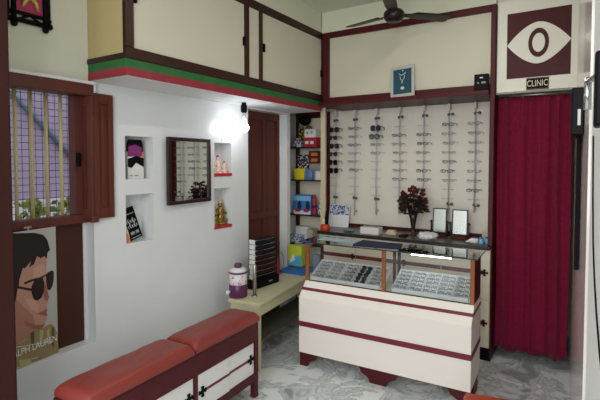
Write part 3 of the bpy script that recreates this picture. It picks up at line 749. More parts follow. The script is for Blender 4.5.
# ------------------------------------------------------------------ things on the back counter
K = .8972
oj = thing('tool_holder', 'orange-red tool holder with a dark bottle at the left end of the counter', 'holder', (-2.072, 3.722, K))
build('base', MB().lathe([(.042, 0), (.046, .006), (.046, .04), (.04, .055), (.03, .06)], (-2.072, 3.722, K), 20), 'orangered', oj)
build('white_tube', MB().lathe([(.012, .06), (.012, .1), (.007, .115)], (-2.085, 3.718, K), 12), 'cardwhite', oj)
build('dark_bottle', MB().lathe([(.016, .06), (.018, .12), (.012, .15), (.008, .19)], (-2.06, 3.728, K), 12), 'blackmat', oj)
cd = thing('calendar_card', 'blue and white printed card leaning at the left of the display panel', 'card', (-2.06, 3.98, K))
cdm = Matrix.Translation((-2.075, 3.99, K)) @ Matrix.Rotation(R(8), 4, 'Z') @ Matrix.Rotation(R(-14), 4, 'X')
build('card', MB().box(-.105, .105, 0, .004, 0, .225).xf(cdm), 'paper', cd)
build('print_block', MB().box(-.1, .1, -.0012, 0, .12, .22).xf(cdm), 'cardblue', cd)
build('easel_back', MB().box(-.04, .04, .01, .013, 0.002, .13).xf(cdm), 'cardwhite', cd)
wb_ = thing('tissue_box', 'white box with a grey tissue on top on the back counter', 'box', (-1.63, 3.78, K))
build('carton', MB().box(-1.715, -1.54, 3.73, 3.83, K, K+.062), 'cardwhite', wb_, .003)
build('tissue', MB().grid(lambda u, v: (-1.69+.13*u, 3.75+.06*v, K+.063+.03*u*math.sin(math.pi*v)*(.6+.4*math.sin(5*u))), 8, 6), 'grey', wb_)
build('eraser_pad', MB().box(-1.50, -1.405, 3.80, 3.86, K, K+.024).box(-1.49, -1.42, 3.805, 3.855, K+.024, K+.04), 'yellowpat' if False else 'creamdark', bevel=.004, label='small cream pad on the back counter right of the white box', cat='pad')
build('spectacle_case', MB().ball((-1.86, 3.79, K+.014), .02, 0, 8, (3.2, 1.3, .7)), 'greyblue', label='grey oval spectacle case on the counter in front of the printed card', cat='case')
build('dark_box', MB().box(-1.36, -1.30, 3.74, 3.84, K, K+.016), 'blackmat', bevel=.003, label='flat dark box on the counter left of the vase', cat='box')
# vase and dried flowers
vx, vy = -1.275, 3.875
vs = thing('flower_vase', 'slender dark vase of dried dark red flowers on the back counter', 'vase', (vx, vy, K))
build('vase', MB().lathe([(.03, 0), (.032, .006), (.014, .02), (.016, .06), (.028, .14), (.045, .215), (.041, .215), (.02, .1)], (vx, vy, K), 20), 'vase', vs)
rnd = random.Random(3); stm = MB(); heads = []
for k in range(46):
    a = rnd.uniform(0, 2*math.pi); rr = .115*math.sqrt(rnd.random()); h = .40-.09*(rr/.115)**2+rnd.uniform(-.11, .04)
    p = Vector((vx+rr*math.cos(a)*1.05, vy+rr*.75*math.sin(a), K+h)); heads.append(p)
    stm.tube([(vx, vy, K+.12), (vx+(p.x-vx)*.45, vy+(p.y-vy)*.45, K+.24), p], .0018, 4)
for k in range(170):
    a = rnd.uniform(0, 2*math.pi); rr = .09*math.sqrt(rnd.random()); c0 = Vector((vx+rr*math.cos(a)*1.1, vy+rr*.8*math.sin(a), K+.2+rnd.uniform(0, .13)))
    d = Vector((math.cos(a), math.sin(a), rnd.uniform(-.4, .8))).normalized()*.055; e = d.orthogonal().normalized()*.016
    stm.add([c0, c0+d*.5+e, c0+d, c0+d*.5-e], [(0, 1, 2, 3)])
build('foliage', stm, 'leaf', vs)
for p in heads:
    fb = MB()
    for i in range(9):
        d = Vector((rnd.uniform(-1, 1), rnd.uniform(-1, 1), rnd.uniform(-.3, 1))).normalized()*rnd.uniform(.018, .03); e = d.orthogonal().normalized()*.011
        fb.add([p, p+d*.6+e, p+d*1.1, p+d*.6-e], [(0, 1, 2, 3)])
    fb.ball(p, .009, 0, 4)
    build('flower', fb, 'flower', vs)
# crinkled bag
def crk(u, v):
    a = u*2*math.pi; b = v*math.pi; r = 1+.35*noise.noise((math.cos(a)*2.2*math.sin(b), math.sin(a)*2.2*math.sin(b), math.cos(b)*2.2+4))
    return (-1.115+.085*r*math.sin(b)*math.cos(a), 3.77+.06*r*math.sin(b)*math.sin(a), max(K+.0005, K+.024+.036*r*-math.cos(b)))
build('plastic_bag', MB().grid(crk, 26, 16), 'plastic', label='crumpled white plastic bag on the back counter right of the vase', cat='bag')
# stand mirrors
def stand_mirror(x, y, w, h, lab, tilt):
    t = thing('stand_mirror', lab, 'mirror', (x, y, K), R(0), 'table mirrors on the back counter', local=True)
    build('base', MB().box(-w*.52, w*.52, -.045, .045, 0, .022), 'maroon', t, .004)
    for s in (-1, 1):
        a = build('side_arm', MB().box(s*(w/2+.009)-.005, s*(w/2+.009)+.005, -.012, .012, .022, .14), 'frameblack', t, .002)
        build('pivot_knob', MB().ball((s*(w/2+.016), 0, .125), .008, 0, 6), 'frameblack', a)
    m = Matrix.Translation((0, 0, .03)) @ Matrix.Rotation(R(tilt), 4, 'X')
    f = MB()
    f.box(-w/2, w/2, -.006, .006, 0, .009).box(-w/2, w/2, -.006, .006, h-.009, h).box(-w/2, -w/2+.009, -.006, .006, .009, h-.009).box(w/2-.009, w/2, -.006, .006, .009, h-.009).box(-w/2+.005, w/2-.005, .002, .006, .005, h-.005)
    fo = build('mirror_frame', f.xf(m), 'frameblack', t, .0015)
    build('mirror_glass', MB().box(-w/2+.009, w/2-.009, -.003, .001, .009, h-.009).xf(m), 'mirrorblur', t)
    return t
stand_mirror(-1.07, 3.96, .12, .215, 'left of two black-framed table mirrors on the back counter', -5)
stand_mirror(-.892, 3.925, .128, .215, 'right of two black-framed table mirrors on the back counter', -5)
# little row of bottles at the right end
for k, (x, y, m, lab) in enumerate(((-.735, 3.745, 'idolwhite', 'pale lotion bottle lying at the right end of the back counter'), (-.69, 3.76, 'lightblue', 'light blue plastic jar at the right end of the back counter, beside the white jar'), (-.652, 3.80, 'lightblue', 'light blue plastic jar nearest the maroon post on the back counter'))):
    if k == 0:
        o = build('lotion_bottle', MB().tube([(-.80, 3.74, K+.012), (-.775, 3.745, K+.020), (-.755, 3.748, K+.024), (-.71, 3.752, K+.024)], [.006, .012, .022, .022], 12), 'cardwhite', label=lab, cat='bottle', group='jars at the right end of the back counter')
    else:
        o = build('plastic_jar', MB().lathe([(.016, 0), (.0185, .006), (.0185, .036), (.012, .042)], (x, y, K), 16), 'lightblue', label=lab, cat='jar', group='jars at the right end of the back counter')
        build('jar_lid', MB().lathe([(.014, .042), (.014, .052), (.01, .055)], (x, y, K), 14), 'blue', o)
build('peach_packet', MB().box(-.70, -.645, 3.84, 3.86, K, K+.085), 'beigecard', bevel=.006, label='small tan packet standing behind the blue jars', cat='packet')

# ------------------------------------------------------------------ framed print and device on the ledge
LZ = ZL+.03
fp = thing('framed_print', 'silver-framed teal print leaning above the rods on the maroon ledge', 'picture', (-1.305, 3.66, LZ))
fmx = Matrix.Translation((-1.305, 3.652, LZ)) @ Matrix.Rotation(R(-7), 4, 'X') @ Matrix.Rotation(R(-3), 4, 'Y')
w, h = .205, .262
f = MB().box(-w/2, w/2, 0, .014, 0, .026).box(-w/2, w/2, 0, .014, h-.026, h).box(-w/2, -w/2+.024, 0, .014, .026, h-.026).box(w/2-.024, w/2, 0, .014, .026, h-.026)
build('frame', f.xf(fmx), 'silverpaint', fp, .002)
build('print', MB().box(-w/2+.024, w/2-.024, .004, .01, .026, h-.026).xf(fmx), 'teal', fp)
fg = MB().tube([(-.03, .003, .2), (-.01, .003, .185), (.012, .003, .19), (.03, .003, .205)], .0035, 5).tube([(-.02, .003, .18), (-.016, .003, .15), (.002, .003, .14), (.016, .003, .155), (.018, .003, .182)], .003, 5).tube([(.0, .003, .14), (-.004, .003, .115)], .004, 5)
fg.ball((0, .003, .075), .015, 0, 6, (1.1, .2, .9)).ball((.004, .003, .222), .006, 0, 6, (1, .3, 1))
build('print_figure', fg.xf(fmx), 'tealwhite', fp)
dv = thing('alarm_box', 'small black electronic box with white marks on the ledge beside the right post', 'device', (-.676, 3.665, LZ))
build('case', MB().box(-.735, -.634, 3.637, 3.688, LZ, LZ+.122), 'black', dv, .004)
build('marking', MB().box(-.695, -.672, 3.6355, 3.6372, LZ+.09, LZ+.098), 'paper', dv)
build('marking', MB().box(-.712, -.70, 3.6355, 3.6372, LZ+.05, LZ+.062).box(-.683, -.652, 3.6355, 3.6372, LZ+.05, LZ+.064), 'grey', dv)

# ------------------------------------------------------------------ ceiling fan
fx, fy, fz = -1.26, 3.33, 2.66
fa = thing('ceiling_fan', 'dark brown three-bladed ceiling fan hanging in front of the back beam', 'fan', (fx, fy, fz))
build('motor', MB().lathe([(.03, -.055), (.06, -.045), (.078, -.02), (.078, .015), (.06, .035), (.03, .045)], (fx, fy, fz), 28), 'fan', fa)
build('down_rod', MB().lathe([(.014, .045), (.014, .21)], (fx, fy, fz), 14), 'fan', fa)
build('canopy', MB().lathe([(.03, .19), (.05, .235), (.052, CZ-fz-.0005)], (fx, fy, fz), 20), 'fan', fa)
for a in (166, 46, -74):
    m = Matrix.Translation((fx, fy, fz)) @ Matrix.Rotation(R(a), 4, 'Z')
    bl = build('blade', MB().prism([(.13, -.04, .004), (.17, -.052, .012), (.44, -.058, .014), (.455, -.04, .012), (.455, .03, -.004), (.43, .046, -.008), (.17, .04, -.006), (.13, .03, 0)], (0, 0, .006)).xf(m), 'fan', fa)
    build('blade_arm', MB().prism([(.06, -.018, .01), (.15, -.03, .012), (.16, .02, 0), (.06, .018, .002)], (0, 0, -.006)).xf(m), 'fan', bl)

# ------------------------------------------------------------------ eye sign, clinic plate, curtain
ey = 3.72
es = thing('eye_sign', 'square maroon sign with a white eye above the curtain', 'sign', (-.33, ey, 2.075))
A, B = (-.585, -.055, 2.066, 2.74), (-.52, -.108, 2.162, 2.642)
ef = MB()
q = [((A[0], A[2]), (A[1], A[2]), (B[1], B[2]), (B[0], B[2])), ((A[1], A[2]), (A[1], A[3]), (B[1], B[3]), (B[1], B[2])),
     ((A[1], A[3]), (A[0], A[3]), (B[0], B[3]), (B[1], B[3])), ((A[0], A[3]), (A[0], A[2]), (B[0], B[2]), (B[0], B[3]))]
for p in q: ef.prism([(x, ey-.006, z) for x, z in p], (0, .034, 0))
build('frame', ef, 'signwhite', es, .0015)
build('panel', MB().box(B[0], B[1], ey, ey+.02, B[2], B[3]), 'maroonbench', es)
eye = []
cx, cz, hw, hh = -.314, 2.408, .206, .15
for k in range(25):
    u = -1+2*k/24; eye.append((cx+hw*u, ey-.003, cz+hh*(1-abs(u)**1.75)))
for k in range(1, 24):
    u = 1-2*k/24; eye.append((cx+hw*u, ey-.003, cz-hh*(1-abs(u)**1.75)))
build('eye_white', MB().prism(eye, (0, .003, 0)), 'signwhite', es)
def ring(cx, cz, ax, az, bx_, bz, y, t):
    mb = MB(); n = 40
    for k in range(n):
        a0, a1 = 2*math.pi*k/n, 2*math.pi*(k+1)/n
        mb.prism([(cx+ax*math.cos(a0), y, cz+az*math.sin(a0)), (cx+ax*math.cos(a1), y, cz+az*math.sin(a1)), (cx+bx_*math.cos(a1), y, cz+bz*math.sin(a1)), (cx+bx_*math.cos(a0), y, cz+bz*math.sin(a0))], (0, t, 0))
    return mb
build('iris_ring', ring(-.311, 2.408, .067, .104, .041, .068, ey-.005, .002), 'maroonbench', es)
cs = thing('clinic_plate', 'small black plate reading CLINIC on the lower edge of the eye sign', 'sign', (-.313, 3.71, 2.075))
build('plate', MB().box(-.386, -.24, 3.708, 3.7142, 2.070, 2.156), 'black', cs)
build('border', MB().box(-.384, -.242, 3.7072, 3.708, 2.073, 2.076).box(-.384, -.242, 3.7072, 3.708, 2.15, 2.153).box(-.384, -.381, 3.7072, 3.708, 2.076, 2.15).box(-.245, -.242, 3.7072, 3.708, 2.076, 2.15), 'gold', cs)
text('lettering', 'CLINIC', .064, (-.313, 3.7076, 2.113), FACE_Y, 'ivory', cs, .0012, 1.02, .66)
cr = thing('curtain_rod', 'thin steel curtain rod with rings below the eye sign', 'curtain rod', (-.34, 3.80, 2.045))
build('rod', MB().tube([(-.594, 3.80, 2.045), (-.0785, 3.80, 2.045)], .006, 8), 'silver', cr)
CXA, CXB = -.588, -.094
def cur(u, v):
    x = CXA+(CXB-CXA)*u; z = .085+1.95*v
    fold = .5+.5*(1-v)
    y = 3.805+(.015*math.sin(u*math.pi*2*4.5+1.3*math.sin(u*7)+.5*v) + .007*math.sin(u*math.pi*2*9+2+1.2*v+math.sin(u*13)) + .004*v**3*math.sin(u*math.pi*2*21+v*.7))*(.75+.25*fold)+.004*math.sin(v*9+u*20)
    if v < .02: z += .012*math.sin(u*21)
    return (x+.004*math.sin(v*6+u*30)-.0*v, y, z)
cu = build('curtain', MB().grid(cur, 150, 40), 'curtain', label='wine red pleated velvet curtain filling the doorway', cat='curtain', origin=(-.34, 3.805, .085))
sd = cu.modifiers.new('thick', 'SOLIDIFY'); sd.thickness = .003
for k in range(13):
    x = CXA+.015+(CXB-CXA-.03)*k/12
    build('ring', MB().tube([(x, 3.80+.013*math.cos(a*math.pi/5), 2.043+.013*math.sin(a*math.pi/5)) for a in range(10)], .0018, 5, closed=True), 'silver', cr)

# ------------------------------------------------------------------ right wall fittings
spk = thing('wall_speaker', 'narrow black wall unit with a pale slot beside the top of the curtain', 'speaker', (-.04, 2.2, 1.65))
build('case', MB().prism([(-.052, 2.0, 1.65), (-.0105, 2.0, 1.65), (-.0242, 2.4, 1.65), (-.066, 2.4, 1.65)], (0, 0, .176)), 'black', spk, .004)
build('slot', MB().box(-.032, -.022, 1.998, 2.0005, 1.685, 1.745), 'cardwhite', spk)
build('black_rail', MB().box(-.036, -.0185, 2.18, 2.24, 1.1, 1.649), 'blackmat', bevel=.002, label='black upright rail on the right wall under the wall unit', cat='rail')
br = thing('wall_bracket', 'black and chrome pivoting bracket on the white wall end at the right edge', 'bracket', (.0, 1.2, 1.7))
build('arm', MB().box(.010, .026, 1.08, 1.16, 1.62, 1.77), 'black', br, .006)
build('pivot', MB().tube([(-.001, 1.26, 1.67), (-.001, 1.26, 1.745)], .008, 12).tube([(-.001, 1.26, 1.735), (.018, 1.17, 1.735)], .007, 10), 'chrome', br)
cpts = [(1.5, 1.62), (1.46, 1.45), (1.42, 1.34), (1.36, 1.26), (1.28, 1.19), (1.18, 1.13), (1.06, 1.08), (.95, 1.05), (.84, 1.0)]
build('cable', MB().tube([(.011+.0576*(1.6-y)-.0026, y, z) for y, z in cpts], .0022, 6), 'blackmat', label='thin black cable hanging down the white wall end', cat='cable')

# ------------------------------------------------------------------ bench with cushions, stool
bn = thing('storage_bench', 'low maroon storage bench with white sliding doors along the left wall', 'bench', (-1.92, 1.7, 0))
BX0, BX1, BY0, BY1 = -2.03, -1.803, 1.09, 2.338
f = MB().box(BX0, BX1, BY0, BY1, .485, .5).box(BX1-.02, BX1, BY0, BY1, .372, .485).box(BX1-.02, BX1, BY0, BY1, .11, .16)
for y in (BY0, 1.742, BY1-.033): f.box(BX1-.02, BX1, y, y+.033 if y != 1.742 else 1.768, .16, .372)
f.box(BX0, BX1-.02, BY0, BY0+.018, .11, .485).box(BX0, BX1-.02, BY1-.018, BY1, .11, .485).box(BX0, BX0+.015, BY0, BY1, .11, .485).box(BX0, BX1-.02, BY0, BY1, .11, .125)
build('frame', f, 'maroonbench', bn, .002)
for x in (BX0, BX1-.036):
    for y in (BY0+.002, BY1-.042): build('leg', MB().box(x, x+.036, y, y+.04, 0, .11), 'maroonbench', bn, .002)
for (a, b) in ((1.126, 1.74), (1.77, 2.30)):
    m_ = (a+b)/2
    for (p, qq, xo) in ((a, m_+.01, BX1-.004), (m_-.01, b, BX1-.011)):
        dr = build('sliding_door', MB().box(xo-.006, xo, p, qq, .162, .370), 'cardwhite', bn, .0015)
        left = p == a
        build('stripe', MB().box(xo, xo+.0015, p+(.02 if left else .0), qq-(.0 if left else .02), .258, .274), 'maroonstripe', dr, label='maroon stripe')
        build('pull', cross((xo, p+.035 if left else qq-.035, .266), (1, 0, 0), .03, .006), 'black', dr)
def cushion(name, x0, x1, y0, y1, z0, h, label, m='cushion'):
    def prof(u, v):
        a, b = 2*u-1, 2*v-1
        e = max(0, 1-abs(a)**7)**.5*max(0, 1-abs(b)**14)**.5
        x = x0+(x1-x0)*u; y = y0+(y1-y0)*v
        wr = .0035*noise.noise((x*9, y*7, 2))+.0025*noise.noise((x*25+y*12, y*9, 5))
        return (x, y, z0+h*(.45+.55*e)+wr*e)
    mb = MB().grid(prof, 28, 56)
    def prof2(u, v): p = prof(1-u, v); return (p[0], p[1], z0+.0005)
    mb.grid(prof2, 28, 56)
    for k in range(4):
        def sd(u, v, k=k):
            p = prof(*[(u, 0), (1, u), (1-u, 1), (0, 1-u)][k]); bul = .004*math.sin(math.pi*v)
            n = [(0, -1), (1, 0), (0, 1), (-1, 0)][k]
            return (p[0]+n[0]*bul, p[1]+n[1]*bul, z0+.0005+(p[2]-z0-.0005)*v)
        mb.grid(sd, 56 if k % 2 else 28, 4)
    return build(name, mb, m, label=label, cat='cushion', group='bench cushions' if 'bench' in label else None)
bc1 = cushion('bench_cushion', BX0+.004, BX1+.006, 1.742, BY1+.004, .5, .066, 'red leatherette cushion on the far half of the bench, by the table')
bc2 = cushion('bench_cushion', BX0-.002, BX1+.008, 1.098, 1.732, .5, .066, 'red leatherette cushion on the near half of the bench, below the window')
piv = Vector((BX1, BY1, 0)); RM = Matrix.Translation(piv) @ Matrix.Rotation(R(2.2), 4, 'Z') @ Matrix.Translation(-piv)
for o in (bn, bc1, bc2):
    o.location = RM @ o.location; o.rotation_euler.z += R(2.2)
st = thing('stool', 'small stool with a red cushioned seat in front of the counter end', 'stool', (-.333, 2.122, 0), R(12.5), local=True)
SQ = .118
def stz(u, v):
    a, b = 2*u-1, 2*v-1
    return (SQ*a, SQ*b, .425+.032*max(0, 1-abs(a)**14)**.5*max(0, 1-abs(b)**14)**.5)
build('seat', MB().grid(stz, 24, 24).box(-SQ, SQ, -SQ, SQ, .40, .4252), 'stoolred', st)
build('seat_frame', MB().box(-.11, .11, -.11, .11, .36, .40), 'maroonbench', st)
for x in (-.108, .073):
    for y in (-.108, .073): build('leg', MB().box(x, x+.035, y, y+.035, 0, .36), 'maroonbench', st, .002)

# ------------------------------------------------------------------ wall mirror, niches, lamp
mt = thing('wall_mirror', 'dark-framed rectangular mirror hanging between the wall niches', 'mirror', (WX+.002, 2.545, 1.248), R(3.0), local=True)
# local: wall plane x=0, hinge edge at y=0 running to y=-0.436 ; z from 0
mw, mh, mf = .43, .468, .025
f = MB()
def bx_(y0, y1, z0, z1): f.prism([(.0, y0, z0), (.03, y0, z0), (.03, y1, z0), (.0, y1, z0)], (0, 0, z1-z0))
bx_(-mw, 0, 0, mf); bx_(-mw, 0, mh-mf, mh); bx_(-mw, -mw+mf, mf, mh-mf); bx_(-mf, 0, mf, mh-mf)
f.box(.001, .012, -mw+.01, -.01, .01, mh-.01)
build('mirror_frame', f, 'mirrorframe', mt, .004)
build('mirror_glass', MB().box(.012, .018, -mw+mf-.001, -mf+.001, mf-.001, mh-mf+.001), 'mirror', mt)
# upper left niche: product box
nx = WX-.06
pb = thing('product_carton', 'white carton with a magenta top in the upper left niche', 'box', (nx, 1.915, 1.436))
build('carton', MB().box(WX-.095, WX-.04, 1.862, 1.985, 1.436, 1.61), 'cardwhite', pb, .002)
px = WX-.04
build('dark_print', MB().prism([(px, 1.862, 1.515), (px, 1.89, 1.505), (px, 1.925, 1.54), (px, 1.985, 1.51), (px, 1.985, 1.57), (px, 1.93, 1.585), (px, 1.862, 1.565)], (.001, 0, 0)), 'blackmat', pb)
build('magenta_print', MB().box(px, px+.0008, 1.862, 1.972, 1.58, 1.61), 'magenta', pb)
build('top_flap', MB().prism([(px-.004, 1.864, 1.611), (px-.004, 1.983, 1.611), (px-.004, 1.983, 1.66), (px-.004, 1.97, 1.69), (px-.004, 1.875, 1.69), (px-.004, 1.864, 1.66)], (-.012, 0, 0)), 'blackmat', pb)
build('flap_print', MB().prism([(px-.004, 1.868, 1.611), (px-.004, 1.972, 1.611), (px-.004, 1.972, 1.64), (px-.004, 1.92, 1.658), (px-.004, 1.868, 1.645)], (.001, 0, 0)), 'magenta', pb)
build('edge_print', MB().box(px, px+.0009, 1.973, 1.984, 1.57, 1.61), 'orangeglow', pb)
text('lettering', 'RAY', .016, (px+.0012, 1.90, 1.45), FACE_X, 'blackmat', pb, .0003) if False else build('small_print', MB().box(px, px+.001, 1.875, 1.895, 1.453, 1.461).box(px, px+.001, 1.912, 1.94, 1.453, 1.461), 'grey', pb)
carton('grey_carton', WX-.1, WX-.045, 1.815, 1.853, 1.436, 1.53, 'greyblue', 'small grey box left of the white carton in the upper left niche')
# lower left niche: tilted black sign card
bk = thing('black_card', 'black card with white lettering leaning in the lower left niche', 'card', (nx, 1.9, 1.03))
bm = Matrix.Translation((WX-.03, 1.842, 1.032)) @ Matrix.Rotation(R(-8), 4, 'X') @ Matrix.Rotation(R(-10), 4, 'Y')
bm = Matrix.Translation((WX-.03, 1.918, 1.0345)) @ Matrix.Rotation(R(-9), 4, 'Y') @ Matrix.Rotation(R(14), 4, 'X') 
build('card', MB().box(-.006, 0, -.05, .05, .012, .222).xf(bm), 'blackmat', bk)
sc_ = MB()
for y0, z0 in ((-.034, .12), (-.03, .088)):
    for k in range(4):
        y = y0+k*.018
        q = [(y, z0+.02+.012*(k % 2)), (y-.006, z0+.012), (y, z0), (y+.008, z0+.006), (y+.010, z0+.022+.006*((k+1) % 2)), (y+.016, z0+.004)]
        sc_.tube([(.0012, a, b) for a, b in q], .0018, 4)
build('script_lettering', sc_.xf(bm), 'paper', bk)
build('small_print', MB().box(0, .001, -.04, .04, .178, .184).box(0, .001, -.03, .0, .045, .065).box(0, .001, .01, .035, .045, .065).box(0, .001, -.035, .04, .022, .027).xf(bm), 'grey', bk)
yc = thing('picture_card', 'yellow and pink picture card at the left of the lower left niche', 'card', (WX-.02, 1.835, 1.03))
build('card', MB().prism([(WX-.018, 1.816, 1.0305), (WX-.018, 1.858, 1.0305), (WX-.018, 1.843, 1.10), (WX-.018, 1.816, 1.16)], (-.003, 0, 0)), 'creamdark', yc)
build('pink_print', MB().prism([(WX-.0175, 1.818, 1.033), (WX-.0175, 1.855, 1.033), (WX-.0175, 1.84, 1.085), (WX-.0175, 1.818, 1.095)], (-.0004, 0, 0)), 'orangeglow', yc)
# right niches: figurines on red-edged ledges
for z, y0, y1, lab in ((1.45, 2.617, 2.812, 'red ribbon along the ledge of the upper right niche'), (1.038, 2.614, 2.809, 'red ribbon along the ledge of the lower right niche')):
    build('ribbon', MB().box(WX+.0003, WX+.006, y0-.004, y1+.004, z-.02, z+.004).box(WX-.1, WX+.0003, y0+.003, y1-.003, z, z+.003), 'redribbon', label=lab, cat='ribbon', group='niche ledge ribbons')
def figurine(x, y, z, h, m, label, name='figurine', group=None):
    t = thing(name, label, 'figurine', (x, y, z), 0, group)
    s = h
    build('pedestal', MB().lathe([(.22*s, 0), (.24*s, .04*s), (.2*s, .1*s)], (x, y, z), 16), m, t)
    b = MB().lathe([(.16*s, .1*s), (.2*s, .2*s), (.15*s, .38*s), (.13*s, .5*s), (.17*s, .6*s), (.09*s, .68*s), (.06*s, .71*s)], (x, y, z), 16)
    b.ball((x, y, z+.79*s), .1*s, 0, 8, (1, 1, 1.15))
    for sg in (-1, 1):
        b.tube([(x, y+sg*.15*s, z+.6*s), (x+.05*s, y+sg*.25*s, z+.46*s), (x+.14*s, y+sg*.16*s, z+.42*s)], [.055*s, .05*s, .035*s], 8)
        b.tube([(x, y+sg*.08*s, z+.15*s), (x+.12*s, y+sg*.22*s, z+.15*s), (x+.18*s, y+sg*.04*s, z+.13*s)], [.09*s, .075*s, .05*s], 8)
    build('body', b, m, t)
    build('crown', MB().lathe([(.09*s, .86*s), (.1*s, .88*s), (.06*s, .95*s), (.015*s, 1.0*s)], (x, y, z), 12), 'brightgold' if m == 'idolgold' else 'redribbon', t)
    return t
GF = 'figurines in the right niches'
figurine(WX-.04, 2.70, 1.453, .15, 'idolwhite', 'taller pale seated figurine in the upper right niche', group=GF)
figurine(WX-.025, 2.757, 1.453, .10, 'idolwhite', 'shorter pale figurine at the right of the upper right niche', group=GF)
figurine(WX-.03, 2.65, 1.453, .085, 'idolwhite', 'smallest pale figurine at the left of the upper right niche', group=GF)
figurine(WX-.05, 2.735, 1.0411, .2, 'idolgold', 'tall antique gold figurine in the lower right niche', group=GF)
figurine(WX-.02, 2.645, 1.0411, .115, 'idolgold', 'short antique gold figurine at the left of the lower right niche', group=GF)
em = MB().prism([(WX-.0005, 2.705+.012*math.cos(a*math.pi/5)*(1 if a % 2 else .45), 1.728+.02*math.sin(a*math.pi/5)*(1 if a % 2 else .45)) for a in range(10)], (.004, 0, 0))
build('star_charm', em, 'idolwhite', label='tiny pale pink star charm on the wall above the upper right niche', cat='ornament')
# lamp bulb
lx, ly = -2.29, 2.796
lp = thing('wall_lamp', 'bright round bulb in a black holder hanging under the overhead cabinet', 'lamp', (lx, ly, 1.79))
build('bulb', MB().ball((lx, ly, 1.815), .039, 0, 12).lathe([(.018, 1.848), (.014, 1.875)], (lx, ly, 0), 16), 'bulb', lp)
build('neck', MB().lathe([(.012, 1.875), (.014, 1.93)], (lx, ly, 0), 14), 'cardwhite', lp)
build('holder', MB().lathe([(.016, 1.93), (.024, 1.94), (.026, 1.985), (.018, 2.0), (.018, 2.0115)], (lx, ly, 0), 18), 'black', lp)
build('wire', MB().tube([(lx, ly, 2.009), (lx-.03, ly-.08, 2.008), (lx-.06, ly-.15, 2.009), (WX+.005, ly-.2, 2.008)], .002, 5), 'cardwhite', lp)

# ------------------------------------------------------------------ poster on the window sill
PZ0, PZ1 = .485, 1.178
po = thing('portrait_poster', 'poster of a dark-haired man in sunglasses standing on the window sill', 'poster', (-2.45, 1.2, PZ0))
def px_(y): return -2.438-.145*(y-1.14)
def pp(u, v, d=0):
    """artwork units (u right, v down) on the sheet -> place"""
    s = (u-13.2)/(57.8-13.2); top = 236.2-10.4*s; bot = 373-25*s; t = (v-top)/(bot-top)
    y = 1.142+.240*s; z = PZ1-(PZ1-PZ0)*t
    return Vector((px_(y)+d, y, z))
def art(name, pts, m, d, parent=po):
    base = [pp(u, v, d) for u, v in pts]
    return build(name, MB().prism(base, (-.0004, 0, 0)), m, parent)
sheet_pts = [Vector((px_(y), y, z)) for y, z in ((1.06, PZ0), (1.384, PZ0), (1.384, PZ1+.012), (1.06, PZ1+.012))]
build('sheet', MB().prism(sheet_pts, (-.004, 0, 0)), 'posterbg', po)
def z5(pts): return [(10+x/5.13, 222+y/5.13) for x, y in pts]
def z6(pts): return [(10+x/4.94, 295+y/4.94) for x, y in pts]
art('print_neck', z6([(-60, 60), (60, 60), (120, 160), (110, 185), (40, 250), (-60, 280)]), 'skin2', .0006)
art('print_face', z5([(-60, 130), (60, 110), (150, 110), (190, 150), (192, 200), (185, 260), (190, 310), (200, 372)])+z6([(186, 25), (178, 38), (184, 52), (182, 68), (176, 80), (182, 92), (178, 110), (168, 140), (150, 160), (118, 168), (70, 150), (20, 120), (-60, 60)]), 'skin', .0010)
art('print_highlight', z5([(120, 235), (165, 205), (182, 210), (178, 255), (150, 272), (118, 285)]), 'skin4', .0013)
art('print_highlight', z6([(70, 20), (115, 15), (140, 50), (128, 80), (95, 70)]), 'skin4', .0013)
art('print_jaw_tone', z6([(60, 130), (118, 145), (168, 135), (150, 160), (118, 168), (70, 152)]), 'skin3', .0017)
art('print_cheek_tone', z6([(60, 60), (105, 95), (118, 140), (118, 168), (70, 150), (20, 120), (-60, 60), (-60, 20), (20, 20)]), 'skin2', .0014)
art('print_hair', z5([(-60, 70), (40, 62), (130, 52), (176, 58), (198, 80), (206, 110), (212, 130), (198, 145), (192, 178), (180, 165), (160, 178), (140, 170), (122, 215), (108, 222), (124, 190), (104, 228), (98, 232), (108, 198), (86, 226), (74, 240), (66, 236), (56, 268), (46, 300), (44, 330), (36, 352), (30, 392), (22, 420), (-60, 430)]), 'hair', .0018)
art('print_eyebrow', z5([(68, 312), (100, 296), (140, 280), (142, 288), (104, 306), (72, 322)]), 'hair', .0018)
art('print_sunglass_lens', z5([(106, 332), (120, 300), (144, 280), (166, 274), (176, 300), (172, 345), (160, 378), (138, 398), (118, 394), (107, 364)]), 'hair', .0024)
art('print_sunglass_lens', z5([(186, 262), (200, 244), (218, 234), (230, 236), (230, 270), (222, 310), (206, 338), (192, 332), (186, 300)]), 'hair', .0024)
art('print_sunglass_arm', z5([(18, 330), (60, 335), (112, 340), (112, 352), (60, 348), (18, 342)]), 'leaf', .0026)
art('print_sunglass_bridge', z5([(150, 278), (185, 258), (200, 243), (196, 255), (176, 272), (160, 284)]), 'leaf', .0026)
art('print_nose_tone', z5([(172, 300), (184, 312), (192, 340), (202, 372), (192, 392), (176, 388), (168, 360)]), 'skin3', .0016)
art('print_lips', z6([(128, 88), (150, 76), (176, 58), (184, 66), (176, 76), (184, 86), (172, 94), (150, 92)]), 'skin3', .0016)
art('print_shirt', z6([(-60, 230), (40, 250), (70, 225), (96, 178), (130, 165), (150, 160), (178, 140), (200, 128), (222, 140), (236, 180), (240, 270), (160, 308), (60, 352), (-60, 400)]), 'shirt', .0020)
art('print_shirt_fold', z6([(92, 190), (112, 175), (110, 250), (96, 260)]), 'shirt2', .0025)
art('print_shirt_fold', z6([(205, 140), (218, 150), (214, 250), (200, 230)]), 'shirt2', .0025)
art('print_shirt_fold', z6([(140, 170), (160, 165), (150, 230), (138, 240)]), 'shirt3', .0025)
